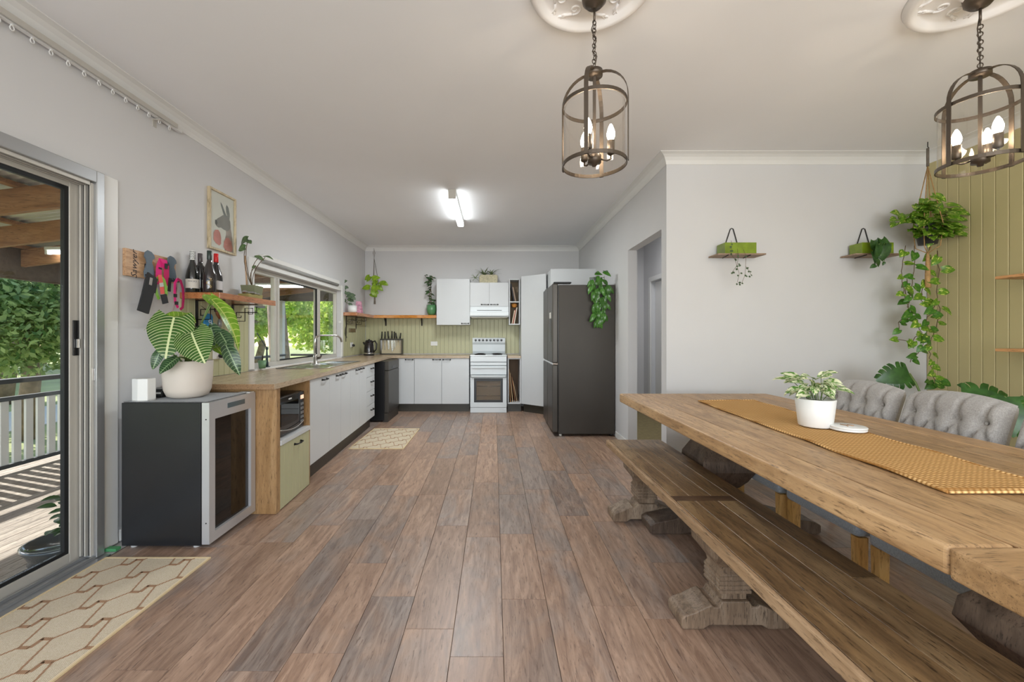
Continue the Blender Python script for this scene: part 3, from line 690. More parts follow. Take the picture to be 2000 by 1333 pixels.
# stove
SA, SB, SF = -.375, .198, 6.42
st = thing('stove', 'white freestanding electric stove with raised back panel of knobs', 'stove', ((SA+SB)/2, 6.7, 0))
obj('body', B(SA, SB, SF+.03, 7.02, .001, .885), M['white'], st, .003)
obj('base_panel', B(SA+.002, SB-.002, SF, SF+.029, .003, .085), M['white'], st, .003)
od = obj('oven_door', MB().box(SA+.002, -.315, SF-.005, SF+.029, .09, .555).box(.138, SB-.002, SF-.005, SF+.029, .09, .555).box(-.315, .138, SF-.005, SF+.029, .09, .165).box(-.315, .138, SF-.005, SF+.029, .545, .555), M['white'], st)
obj('window_frame', MB().box(-.314, -.28, SF-.004, SF+.01, .166, .544).box(.103, .137, SF-.004, SF+.01, .166, .544).box(-.28, .103, SF-.004, SF+.01, .166, .20).box(-.28, .103, SF-.004, SF+.01, .50, .544), M['black'], od)
obj('window', B(-.279, .102, SF-.001, SF+.004, .201, .499), M['ovenglass'], od)
obj('oven_lining', B(-.279, .102, SF+.022, SF+.027, .201, .499), paint('oven_enamel', (158, 146, 128), .4), od)
for zr in (.27, .42): obj('rack', MB().tube([(-.27, SF+.014, zr), (.095, SF+.014, zr)], .004, 6), M['chrome'], od)
obj('oven_handle', MB().box(SA+.02, SB-.02, SF-.038, SF-.02, .566, .592).box(SA+.02, SA+.05, SF-.02, SF+.029, .566, .592).box(SB-.05, SB-.02, SF-.02, SF+.029, .566, .592), M['white'], st, .004)
obj('door_gap', B(SA+.004, SB-.004, SF+.02, SF+.0295, .557, .565), M['black'], st)
gd = obj('grill_door', B(SA+.002, SB-.002, SF, SF+.029, .60, .735), M['white'], st, .003)
obj('grill_handle', B(SA+.03, SB-.03, SF-.02, SF-.001, .705, .722), M['white'], gd, .003)
for zz_ in (.594, .740, .795): obj('shadow_gap', B(SA+.003, SB-.003, SF+.02, SF+.0295, zz_-.003, zz_+.003), M['black'], st)
obj('front_rail', B(SA+.002, SB-.002, SF, SF+.029, .745, .79), M['white'], st, .003)
obj('front_rail', B(SA+.002, SB-.002, SF, SF+.029, .80, .884), M['white'], st, .003)
obj('cooktop', B(SA-.004, SB+.004, SF-.004, 6.95, .886, .905), M['white'], st, .006)
cook = M['iron']
for (x, y, r) in ((-.225, 6.55, .088), (.055, 6.55, .072), (-.22, 6.79, .072), (.05, 6.79, .088)):
    hp = obj('hotplate', MB().lathe([(r, 0), (r+.004, .006), (r, .010), (r-.012, .012), (.0001, .012)], (x, y, .905), 24), paint('cast_iron', (66, 64, 64), .5, metal=.3), st)
    for q in (.25, .5, .75): obj('ring', MB().tube([(x+r*q*math.cos(a), y+r*q*math.sin(a), .918) for a in [i*PI/8 for i in range(16)]], .003, 5, True), M['iron'], hp)
bpz = [(6.96, .906), (6.935, .95), (6.93, 1.06), (6.905, 1.095), (6.90, 1.165), (6.915, 1.175), (7.02, 1.175), (7.02, .906)]
obj('back_panel', MB().prism([(y, z_) for y, z_ in bpz], 'x', SA+.01, SB-.01), M['white'], st, .003)
for i in range(8):
    x = SA+.065+i*.062
    k = obj('knob', MB().lathe([(.019, 0), (.019, -.006), (.014, -.008), (.012, -.022), (.0001, -.023)], (x, 6.8995, 1.135), 14, 'y'), paint('knob_grey', (92, 94, 98), .4), st)
    obj('pointer', B(x-.0015, x+.0015, 6.874, 6.8765, 1.136, 1.147), M['trim'], k)
# narrow base shelf
t = thing('open_shelf_unit', 'narrow open white base unit holding trays right of the stove', 'shelf unit', (.32, 6.75, 0))
obj('side_panel', B(.215, .232, 6.49, 7.0, .13, ZT-TH-.001), M['cab'], t); obj('side_panel', B(.408, .425, 6.49, 7.0, .13, ZT-TH-.001), M['cab'], t)
obj('shelf', B(.233, .407, 6.49, 7.0, .13, .148), M['cab'], t); obj('shelf', B(.233, .407, 6.49, 7.0, .838, ZT-TH-.001), M['cab'], t)
obj('back_panel', B(.233, .407, 6.985, 7.0, .149, .837), paint('brown_back', (120, 98, 78), .7), t)
struct('baseboard_back', B(.215, .43, 6.55, 6.565, .001, .129), M['kick'])
trc = [((196, 140, 84), .235, .262, .52), ((222, 186, 142), .252, .30, .46), ((150, 98, 60), .28, .34, .40), ((206, 172, 130), .30, .372, .33), ((96, 70, 52), .335, .395, .26)]
for i, (c, x0, x1, h) in enumerate(trc):
    lab = ['tallest honey coloured chopping board leaning in the base shelf', 'pale timber tray second from the left in the base shelf', 'brown timber tray in the middle of the base shelf', 'light timber board second from the right in the base shelf', 'short dark board rightmost in the base shelf'][i]
    b = MB().prism([(x1-.006, .1495), (x1+.003, .1495), (x0+.010, .1495+h), (x0+.001, .1495+h)], 'y', 6.56+.02*i, 6.93)
    tag(obj('chopping_board', b, paint('board_%d' % i, c, .5, var=.12), bev=.001), lab, 'board', None)
# pantry: diagonal front
pt = thing('pantry', 'tall white pantry with a diagonal front between stove and fridge', 'cabinet', (.8, 6.7, 0))
A = Vector((.441, 6.50)); Bp = Vector((.795, 6.21)); dv = (Bp-A).normalized(); nv = Vector((dv.y, -dv.x))
def dia(o0, o1, z0, z1): 
    a0, b0, a1, b1 = A+nv*o0, Bp+nv*o0, A+nv*o1, Bp+nv*o1
    return MB().hexa([(p.x, p.y, z0) for p in (a0, b0, b1, a1)], [(p.x, p.y, z1) for p in (a0, b0, b1, a1)])
obj('carcass', MB().prism([(.436, 6.53), (.798, 6.235), (.798, WY-.011), (.436, WY-.011)], 'z', .13, 2.155), M['cab'], pt)
obj('door', dia(.0, .018, .135, 2.15), M['cab'], pt)
obj('kickboard', dia(-.05, -.06, .001, .13), M['kick'], pt)
tc = thing('tall_cabinet', 'tall white cabinet side rising behind the dark fridge', 'cabinet', (1.1, 6.4, 0))
obj('carcass', B(.815, WR-.002, 5.87, WY-.002, .001, 2.17), M['cab'], tc, .002)
# upper cabinets
t = thing('wall_cabinet', 'tall single door white wall cabinet left of the rangehood', 'cabinet', (-.67, 6.9, 1.388))
obj('carcass', B(-.943, -.398, 6.741, WY-.011, 1.388, 2.144), M['cab'], t, .002)
d = obj('door', B(-.943, -.398, 6.72, 6.739, 1.388, 2.144), M['cab'], t, .0015); inst('handle', HXm, Matrix.Translation((-.475, 6.72, 1.412)), d, M['iron'])
t = thing('wall_cabinet', 'low double door white wall cabinet above the rangehood', 'cabinet', (-.075, 6.9, 1.69))
obj('carcass', B(-.395, .239, 6.741, WY-.011, 1.69, 2.084), M['cab'], t, .002)
for (x0, x1, hx) in ((-.395, -.078, -.15), (-.078, .239, .005)):
    d = obj('door', B(x0+.001, x1-.001, 6.72, 6.739, 1.692, 2.083), M['cab'], t, .0015); inst('handle', HXm, Matrix.Translation((hx, 6.72, 1.722)), d, M['iron'])
rh = thing('rangehood', 'white slide out rangehood under the double wall cabinet', 'rangehood', (-.075, 6.85, 1.52))
obj('body', MB().prism([(6.70, 1.60), (6.70, 1.688), (WY-.011, 1.688), (WY-.011, 1.50), (6.66, 1.52), (6.66, 1.598)], 'x', -.394, .238), M['white'], rh, .003)
obj('visor', B(-.394, .238, 6.63, 6.659, 1.535, 1.596), M['white'], rh, .004)
obj('slot', B(-.28, .125, 6.698, 6.7, 1.622, 1.63), M['kick'], rh)
obj('filter', MB().hexa([(-.37, 6.68, 1.505), (.21, 6.68, 1.505), (.21, 7.0, 1.49), (-.37, 7.0, 1.49)], [(-.37, 6.68, 1.512), (.21, 6.68, 1.512), (.21, 7.0, 1.497), (-.37, 7.0, 1.497)]), M['aluw'], rh)
for i in range(3): obj('button', MB().cyl((-.115+.04*i, 6.6285, 1.565), .006, .003, 10, 'y'), M['aluw'], rh)
t = thing('wall_shelf_unit', 'narrow open two tier white wall shelf beside the pantry', 'shelf unit', (.335, 6.9, 1.39))
obj('side_panel', B(.245, .262, 6.72, WY-.011, 1.39, 2.144), M['cab'], t); obj('side_panel', B(.410, .427, 6.72, WY-.011, 1.39, 2.144), M['cab'], t)
for z_ in (1.39, 1.757, 2.126): obj('shelf', B(.263, .409, 6.72, WY-.011, z_, z_+.017), M['cab'], t)
obj('back_panel', B(.263, .409, 7.02, WY-.012, 1.408, 2.125), paint('brown_back2', (140, 122, 98), .7), t)
bk = [((40, 36, 38), .268, .33, 1.775, .30, 'dark folder leaning in the upper wall shelf tier'), ((150, 128, 110), .30, .355, 1.775, .24, 'taupe book leaning beside the dark folder'),
      ((214, 196, 170), .30, .335, 1.408, .22, 'cream notebook leaning in the lower wall shelf tier'), ((158, 84, 70), .32, .352, 1.408, .24, 'red brown book leaning in the lower wall shelf tier'), ((226, 214, 196), .335, .375, 1.408, .27, 'pale recipe book leaning against the shelf side')]
for i, (c, x0, x1, z_, h, lab) in enumerate(bk):
    if i < 2: pr = [(x1-.012, z_), (x1+.012, z_), (x0+.022, z_+h), (x0-.002, z_+h)]
    else: pr = [(x0-.012, z_), (x0+.004, z_), (x1+.012, z_+h), (x1-.002, z_+h)]
    m = MB().prism(pr, 'y', 6.76, 6.96); tag(obj('book', m, paint('book_%d' % i, c, .7), bev=.001), lab, 'book')
tag(obj('amber_dish', MB().lathe([(.03, 0), (.045, .03), (.05, .05), (.035, .065), (.0001, .07)], (.336, 6.85, 1.682), 14), paint('amber', (220, 150, 70), .3)), 'round amber dish at the top of the lower shelf tier', 'dish')
# fridge
fr = thing('fridge', 'tall dark steel four door fridge standing by the right wall', 'fridge', (1.1, 5.37, 0))
F0, F1 = 4.915, 5.83
obj('body', B(.775, 1.452, F0+.003, F1-.003, .03, 1.825), M['fridge2'], fr, .006)
obj('door_seal', B(.768, .7745, F0+.01, F1-.01, .06, 1.82), M['black'], fr)
for i, (y0, y1, z0, z1) in enumerate(((F0, 5.370, .885, 1.84), (5.374, F1, .885, 1.84), (F0, 5.370, .05, .862), (5.374, F1, .05, .862))):
    obj('door', B(.70, .7675, y0, y1, z0, z1), M['fridge'], fr, .012, 3)
for y0 in (F0+.01, 5.38): obj('handle_recess', B(.706, .766, y0, y0+.44, .8635, .8835), M['chrome'], fr, label='silver strip between the upper and lower doors')
obj('dispenser', MB().box(.6965, .6999, 5.02, 5.16, 1.14, 1.42), M['black'], fr, .001)
obj('dispenser_panel', B(.6965, .6999, 5.02, 5.16, 1.425, 1.50), M['aluw'], fr, .001)
obj('sticker', B(.700, .7665, F0-.0012, F0-.0002, 1.70, 1.83), M['trim'], fr) if False else None
for y0 in (F0+.01, F1-.09): obj('hinge_cover', B(.72, .93, y0, y0+.08, 1.841, 1.862), M['black'], fr, .006)
for y0 in (F0+.03, F1-.07): obj('foot', MB().cyl((.80, y0, .001), .02, .03, 10), M['aluw'], fr)
for y0 in (F0+.05, F1-.07): obj('foot', MB().cyl((1.42, y0, .001), .02, .03, 10), M['black'], fr)
# ================= shelves on left/back walls =================
def scroll_bracket(parent, y, zt, depth=.2):
    x0 = WX+.0105
    m = MB().box(x0, x0+.006, y-.012, y+.012, zt-.20, zt)
    m.box(x0, x0+depth*.95, y-.012, y+.012, zt-.005, zt-.0002)
    def P(u, v): return (x0+.006+u*depth, y, zt-.005-v*depth)
    sp1 = [(.0, .62), (.45, .62), (.45, .12), (.75, .12), (.75, .34), (.58, .34), (.58, .24)]
    sp2 = [(.0, .62), (.0, .62), (.12, .50), (.12, .28), (.0+.35, .28), (.9, .28), (.9, .06)]
    sp3 = [(.12, .28), (.12, .48), (.3, .48), (.3, .40)]
    for sp in (sp1, sp2[2:], sp3): m.tube([P(*q) for q in sp], .004, 5)
    return obj('bracket', m, M['iron'], parent)
s1 = thing('wall_shelf', 'varnished orange timber shelf holding the wine bottles on scroll brackets', 'shelf', (-2.07, 3.26, 1.5))
obj('board', B(WX+.001, -1.935, 2.89, 3.63, 1.479, 1.523), M['orangey'], s1, .003)
for y in (3.04, 3.46): scroll_bracket(s1, y, 1.478, .22)
s2 = thing('corner_shelf', 'L shaped varnished orange shelf running around the far left corner', 'shelf', (-2.1, 6.5, 1.53))
obj('board', B(WX+.001, -2.01, 5.995, 6.84, 1.506, 1.555), M['orangey'], s2, .003)
obj('board', B(WX+.001, -.948, 6.841, WY-.001, 1.506, 1.555), M['orange'], s2, .003)
for y in (6.12, 6.55): scroll_bracket(s2, y, 1.505, .18)
for x in (-1.86, -1.24):
    obj('bracket', MB().box(x-.012, x+.012, WY-.016, WY-.0105, 1.38, 1.505).prism([(WY-.016, 1.42), (WY-.10, 1.50), (WY-.085, 1.505), (WY-.016, 1.445)], 'x', x-.006, x+.006), M['iron'], s2)
# knife block frame in the corner
kh = thing('knife_holder', 'dark framed upright knife holder in the far worktop corner', 'knife holder', (-1.75, 6.9, ZT))
x0, x1, y0 = -1.92, -1.545, 6.88
for a in ((x0, x0+.012, y0, y0+.09, ZT+.001, 1.16), (x1-.012, x1, y0, y0+.09, ZT+.001, 1.16), (x0+.0125, x1-.0125, y0, y0+.09, ZT+.001, ZT+.016)): obj('frame', B(*a), M['kick'], kh, .001)
obj('slotted_top', B(x0+.0125, x1-.0125, y0+.02, y0+.088, 1.135, 1.16), M['kick'], kh)
obj('backing', B(x0+.0125, x1-.0125, y0+.07, y0+.089, ZT+.017, 1.134), paint('bamboo', (196, 182, 150), .5), kh)
kn = [(-1.90, .16, 'leftmost black handled knife in the corner holder'), (-1.845, .16, 'second knife from the left in the corner holder'), (-1.785, .17, 'third knife from the left with a wide blade'), (-1.725, .17, 'fourth knife from the left, a cleaver'), (-1.68, .16, 'fifth knife from the left in the corner holder'), (-1.645, .13, 'black kitchen scissors leaning left in the holder'), (-1.59, .13, 'thin handled knife rightmost in the corner holder')]
for i, (x, h, lab) in enumerate(kn):
    t = thing('knife' if i != 5 else 'scissors', lab, 'knife' if i != 5 else 'scissors', (x, y0+.04, 1.16)); tl = (.008, .004, -.008, 0, -.006, -.016, .014)[i]
    obj('handle', MB().tube([(x, y0+.04, 1.161), (x+tl*.5, y0+.04, 1.161+h*.3), (x+tl, y0+.04, 1.16+h*.75)], [.011, .012, .009], 6, flat=(1, .8)), M['black'], t)
    wd = (.018, .016, .035, .05, .022, .008, .008)[i]; ln = (.18, .17, .17, .20, .15, .11, .10)[i]
    obj('blade', MB().prism([(x-wd/2, 1.134), (x+wd/2, 1.134), (x+wd/2, 1.134-ln*.8), (x-wd*.1, 1.134-ln)], 'y', y0+.045, y0+.048), M['steel'], t)
# kettle
kt = thing('kettle', 'black and chrome electric kettle beside the knife holder', 'kettle', (-2.02, 6.62, ZT))
obj('base', MB().lathe([(.085, 0), (.085, .018), (.08, .022)], (-2.02, 6.62, ZT+.001), 20), M['black'], kt)
obj('body', MB().lathe([(.082, .024), (.084, .04), (.078, .13), (.068, .20), (.062, .225)], (-2.02, 6.62, ZT), 24), paint('kettle_black', (34, 28, 30), .15, metal=.3, coat=.6), kt)
obj('band', MB().lathe([(.0835, .026), (.0855, .028), (.0855, .042), (.0835, .044)], (-2.02, 6.62, ZT), 24), M['chrome'], kt)
obj('lid', MB().lathe([(.062, .226), (.05, .243), (.012, .250), (.012, .262), (.0001, .264)], (-2.02, 6.62, ZT), 20), M['black'], kt)
obj('handle', MB().tube([(-1.962, 6.62, 1.11), (-1.925, 6.62, 1.125), (-1.90, 6.62, 1.08), (-1.905, 6.62, .99), (-1.945, 6.62, .945)], [.010, .012, .012, .011, .010], 8), M['black'], kt)
obj('spout', MB().tube([(-2.085, 6.62, 1.07), (-2.115, 6.62, 1.105)], [.02, .012], 8), M['black'], kt)
# sockets
def socket(x, y, z, face, lab, plug=True):
    t = thing('power_point', lab, 'power point', (x, y, z))
    if face == 'y':
        obj('plate', B(x-.058, x+.058, y-.008, y-.0005, z-.036, z+.036), M['trim'], t, .003)
        for s in (-.03, .03): obj('switch', B(x+s-.006, x+s+.006, y-.011, y-.0085, z+.012, z+.026), M['trim'], t, .001)
    else:
        obj('plate', B(x+.0005, x+.008, y-.058, y+.058, z-.036, z+.036), M['trim'], t, .003)
        for s in (-.03, .03): obj('switch', B(x+.0085, x+.011, y+s-.006, y+s+.006, z+.012, z+.026), M['trim'], t, .001)
        if plug:
            p = obj('plug', MB().lathe([(.018, 0), (.020, .015), (.014, .035), (.0001, .037)], (x+.009, y+.02, z-.01), 12, 'x'), M['black'], t)
socket(-1.03, WY-.009, 1.075, 'y', 'white double power point on the green splashback left of the stove', False)
socket(WX+.009, 3.27, 1.065, 'x', 'white power point with a black plug behind the big potted plant')
socket(WX+.009, 6.35, 1.07, 'x', 'white power point behind the kettle')
# small hung ornaments on green boards by the window
o1 = thing('fish_ornament', 'dark flat fish ornament hanging on the green boards by the window', 'ornament', (WX+.012, 6.09, 1.25))
obj('body', MB().prism([(6.06, 1.24), (6.075, 1.32), (6.10, 1.35), (6.125, 1.32), (6.13, 1.26), (6.11, 1.20), (6.10, 1.12), (6.085, 1.20)], 'x', WX+.0105, WX+.018), M['kick'], o1, .001)
obj('fin', MB().prism([(6.112, 1.205), (6.15, 1.185), (6.105, 1.175)], 'x', WX+.0105, WX+.017), M['kick'], o1)
o1 = thing('wall_plaque', 'small brown timber plaque on the green boards under the corner shelf', 'plaque', (WX+.012, 6.38, 1.3))
obj('board', B(WX+.0105, WX+.02, 6.23, 6.53, 1.265, 1.325), paint('plaque_brown', (112, 96, 66), .7, var=.2, scale=20), o1, .002)
obj('border', MB().box(WX+.0202, WX+.022, 6.235, 6.245, 1.268, 1.322).box(WX+.0202, WX+.022, 6.515, 6.525, 1.268, 1.322), M['aluw'], o1)
tag(obj('towel_ring', MB().tube([(WX+.016, 6.36+.09*math.cos(a), 1.42+.035*math.sin(a)) for a in [i*PI/8 for i in range(16)]], .005, 5, True), M['aluw']), 'thin oval wire ring hanging between the far shelf brackets', 'wire ring')
# ================= kitchen batten =================
fl = thing('batten_light', 'long white fluorescent batten lit on the kitchen ceiling', 'light', (-.44, 4.86, CE))
obj('housing', B(-.475, -.405, 4.29, 5.43, 2.70, CE-.001), M['trim'], fl, .004)
obj('diffuser', B(-.478, -.402, 4.315, 5.41, 2.652, 2.699), M['tubeglow'], fl, .012, 3)
obj('end_cap', B(-.48, -.40, 4.285, 4.314, 2.655, 2.7495), M['aluw'], fl, .004); obj('end_cap', B(-.48, -.40, 5.411, 5.435, 2.655, 2.7495), M['trim'], fl, .004)
# ================= wine fridge =================
wf = thing('wine_fridge', 'black wine fridge with silver framed glass door beside the counter end', 'wine fridge', (-1.85, 2.56, 0))
Y0, Y1, Xb, Xf, ZH = 2.325, 2.775, -2.115, -1.665, .835
sidem = paint('black_hammered', (36, 37, 40), .3, metal=.2, var=.2, scale=2, bmp=.1)
obj('side_panel', B(Xb, Xf, Y0, Y0+.03, .022, ZH), sidem, wf, .002); obj('side_panel', B(Xb, Xf, Y1-.03, Y1, .022, ZH), sidem, wf, .002)
obj('back_panel', B(Xb, Xb+.03, Y0+.031, Y1-.031, .022, ZH), M['black'], wf); obj('base', B(Xb+.031, Xf, Y0+.031, Y1-.031, .022, .12), M['black'], wf)
obj('top_panel', B(Xb+.031, Xf, Y0+.031, Y1-.031, ZH-.10, ZH), M['black'], wf)
obj('light_strip', B(-1.95, -1.70, Y0+.12, Y1-.12, ZH-.113, ZH-.102), M['black'], wf)
dr_ = obj('door', MB().box(Xf+.006, Xf+.048, Y0, Y0+.05, .03, ZH).box(Xf+.006, Xf+.048, Y1-.05, Y1, .03, ZH).box(Xf+.006, Xf+.048, Y0+.05, Y1-.05, .03, .085).box(Xf+.006, Xf+.048, Y0+.05, Y1-.05, ZH-.10, ZH), paint('silver_door', (196, 196, 198), .35, metal=.5, var=.02), wf)
obj('door_glass', B(Xf+.02, Xf+.03, Y0+.05, Y1-.05, .0855, ZH-.1005), M['darkglass'], dr_)
obj('display', B(Xf+.0482, Xf+.050, Y0+.16, Y0+.33, ZH-.058, ZH-.028), paint('lcd', (78, 90, 94), .2), dr_)
obj('door_seal', B(Xf+.0005, Xf+.0055, Y0+.004, Y1-.004, .03, ZH-.004), M['black'], wf)
for z_ in (.15, .74): obj('screw', MB().cyl((Xf+.03, Y0-.0015, z_), .004, .0015, 8, 'y'), M['iron'], dr_)
for i, z_ in enumerate((.22, .35, .48, .61)):
    rk = MB().tube([(Xf-.02, Y0+.034, z_), (Xf-.02, Y1-.034, z_)], .004, 5).tube([(Xb+.05, Y0+.034, z_), (Xb+.05, Y1-.034, z_)], .004, 5)
    for k in range(6): rk.tube([(Xf-.02, Y0+.07+k*.062, z_), (Xb+.05, Y0+.07+k*.062, z_)], .002, 4)
    obj('wire_rack', rk, M['chrome'], wf)
for y in (Y0+.04, Y1-.06):
    for x in (Xb+.04, Xf-.05): obj('foot', MB().cyl((x, y, .001), .018, .022, 10), M['trim'], wf)
obj('hinge', MB().box(Xf-.03, Xf+.045, Y1-.06, Y1-.01, ZH+.001, ZH+.006), M['trim'], wf)
def lying(y, z_, c, lab):
    t = thing('wine_bottle', lab, 'bottle', (-1.86, y, z_))
    obj('glass_body', MB().lathe([(.0001, -.16), (.034, -.16), (.036, -.15), (.036, .02), (.016, .07), (.014, .11)], (-1.85, y, z_+.036), 14, 'x'), paint('dark_bottle_'+str(c[0]), (30, 36, 26), .1, coat=.5), t)
    obj('cap', MB().lathe([(.0155, .105), (.0155, .145), (.0001, .147)], (-1.85, y, z_+.036), 14, 'x'), paint('cap_%d' % c[0], c, .35), t)
for a in ((2.46, .612, (200, 196, 190), 'silver capped bottle on the top rack of the wine fridge'), (2.56, .612, (120, 110, 100), 'dull capped bottle on the top rack of the wine fridge'), (2.50, .482, (206, 184, 90), 'yellow capped bottle left on the middle wine rack'), (2.60, .482, (214, 196, 120), 'pale gold capped bottle right on the middle wine rack'), (2.57, .222, (230, 190, 120), 'orange gold capped bottle on the lowest wine rack')): lying(*a)
mt = tag(obj('fridge_top_mat', B(Xb+.005, Xf+.03, Y0+.006, Y1-.07, ZH+.001, ZH+.006), fabric('grey_mat', (92, 92, 92), 300), bev=.002), 'thin grey mat covering the top of the wine fridge', 'mat')
rt = thing('router', 'white hexagonal router standing on the wine fridge', 'router', (-1.985, 2.36, ZH+.007))
hexp = [(-2.075, 2.345), (-2.03, 2.332), (-1.985, 2.345), (-1.98, 2.40), (-2.025, 2.425), (-2.075, 2.41)]
obj('case', MB().prism(hexp, 'z', ZH+.009, ZH+.135), M['potwhite'], rt, .004)
obj('base', MB().prism([(x*.98-.041, y) for x, y in hexp], 'z', ZH+.0065, ZH+.0085), M['trim'], rt)
rt = thing('modem', 'small flat black modem behind the white router', 'modem', (-1.92, 2.52, ZH+.007))
obj('case', B(-2.10, -2.0, 2.47, 2.56, ZH+.007, ZH+.06), M['black'], rt, .008)
obj('label', B(-2.04, -2.01, 2.4685, 2.4698, ZH+.03, ZH+.04), M['trim'], rt)
tag(obj('floor_wedge', B(-2.19, -2.125, 2.30, 2.335, .001, .018), paint('green_wedge', (70, 140, 90), .6), bev=.003), 'small green packer on the floor at the rear corner of the wine fridge', 'packer')
# window sill bits
t = thing('sill_pot', 'small green pot with a dark stake on the window ledge', 'pot', (-2.18, 3.84, .906))
obj('pot', MB().lathe([(.028, 0), (.038, .075), (.034, .073), (.0001, .066)], (-2.185, 3.86, .9065), 18), paint('mint_pot', (104, 140, 104), .5), t)
obj('stake', MB().tube([(-2.185, 3.86, .97), (-2.18, 3.86, 1.02), (-2.175, 3.84, 1.03)], [.004, .01, .002], 6), M['kick'], t)
t = thing('desk_lamp', 'slim dark teal adjustable lamp standing on the window ledge', 'lamp', (-2.235, 4.03, .906))
tm = paint('teal_metal', (44, 62, 64), .4)
obj('base', MB().lathe([(.03, 0), (.03, .006), (.008, .012)], (-2.235, 4.03, .9065), 16), tm, t)
obj('arm', MB().tube([(-2.235, 4.03, .915), (-2.235, 4.03, 1.08)], [.016, .006], 8), tm, t)
obj('arm', MB().tube([(-2.235, 4.03, 1.09), (-2.235, 3.86, 1.24)], .004, 6), tm, t)
obj('joint', MB().lathe([(.0001, -.008), (.016, -.006), (.016, .006), (.0001, .008)], (-2.235, 4.03, 1.09), 12, 'x'), tm, t)
# ================= mats =================
def mat_print(parent, x0, x1, y0, y1, z, p, col, lw):
    """woven brown line pattern: staggered long hexagons joined by small key shaped steps, as thin raised strips"""
    m = MB()
    def seg(a, b, w):
        a = Vector(a); b = Vector(b); d = b-a
        # clip to the mat
        ts = [0, 1]
        for k, (lo, hi) in enumerate(((x0, x1), (y0, y1))):
            if abs(d[k]) < 1e-9:
                if not lo <= a[k] <= hi: return
                continue
            t1, t2 = (lo-a[k])/d[k], (hi-a[k])/d[k]
            if t1 > t2: t1, t2 = t2, t1
            ts = [max(ts[0], t1), min(ts[1], t2)]
        if ts[0] >= ts[1]: return
        A_, B_ = a+d*ts[0], a+d*ts[1]; n = Vector((-d.y, d.x)).normalized()*w/2
        m.hexa([(q.x, q.y, z) for q in (A_-n, B_-n, B_+n, A_+n)], [(q.x, q.y, z+.0012) for q in (A_-n, B_-n, B_+n, A_+n)])
    U, V = p, p*.56
    i0, i1 = int((y0-p)/U)-1, int((y1+p)/U)+2; j0, j1 = int(x0/V)-2, int(x1/V)+2
    for i in range(i0, i1):
        for j in range(j0, j1):
            cy = i*U+(U/2 if j % 2 else 0); cx = j*V
            # key shaped step at each lattice point
            a = (cx-.10*p, cy-.14*p); b = (cx+.04*p, cy-.14*p); c = (cx+.04*p, cy+.05*p); d = (cx-.10*p, cy-.05*p); e = (cx-.10*p+.0, cy+.14*p)
            seg((cx-.17*p, cy-.10*p), (cx-.0*p, cy-.10*p), lw*2.2); seg((cx, cy-.10*p-lw), (cx, cy+.10*p+lw), lw); seg((cx+.035*p, cy-.10*p), (cx+.035*p, cy+.10*p), lw); seg((cx, cy+.10*p), (cx+.17*p, cy+.10*p), lw*2.2)
            seg((cx-.17*p, cy-.10*p), (cx-V+.17*p, cy-U/2+.10*p), lw); seg((cx-.17*p, cy-.10*p), (cx-V+.0*p+.17*p, cy+U/2+.10*p-.0*p), lw)
    return obj('woven_pattern', m, col, parent, stuff=False)
wv, wnt, wbs = base_mat('woven_cream'); tcv = coords(wnt, (1, 1, 1))
wave = wnt.nodes.new('ShaderNodeTexWave'); wave.inputs['Scale'].default_value = 42; wave.bands_direction = 'X'; wave.inputs['Distortion'].default_value = 1.5; wave.inputs['Detail Scale'].default_value = 6; wnt.links.new(tcv, wave.inputs[0])
wnt.links.new(mix(wnt, lin((164, 144, 110)), lin((228, 216, 194)), wave.outputs[1]), wbs.inputs['Base Color']); wbs.inputs['Roughness'].default_value = .95; bump(wnt, wbs, wave.outputs[1], .4, .002)
mbrown = paint('mat_brown', (158, 122, 92), .95); medge = paint('mat_edge', (214, 192, 152), .9)
def floor_mat(name, lab, x0, x1, y0, y1, p, lw):
    t = thing(name, lab, 'mat', ((x0+x1)/2, (y0+y1)/2, 0))
    obj('base', B(x0+.011, x1-.011, y0+.011, y1-.011, .001, .007), wv, t)
    obj('binding', MB().box(x0, x1, y0, y0+.0105, .001, .009).box(x0, x1, y1-.0105, y1, .001, .009).box(x0, x0+.0105, y0+.0106, y1-.0106, .001, .009).box(x1-.0105, x1, y0+.0106, y1-.0106, .001, .009), medge, t)
    mat_print(t, x0+.012, x1-.012, y0+.012, y1-.012, .0072, p, mbrown, lw)
floor_mat('door_mat', 'cream woven runner mat with brown hexagon lines by the sliding door', -2.118, -1.545, .75, 2.235, .23, .007)
floor_mat('kitchen_mat', 'small cream mat with brown hexagon lines in front of the white cabinets', -1.555, -.965, 4.37, 5.32, .21, .006)
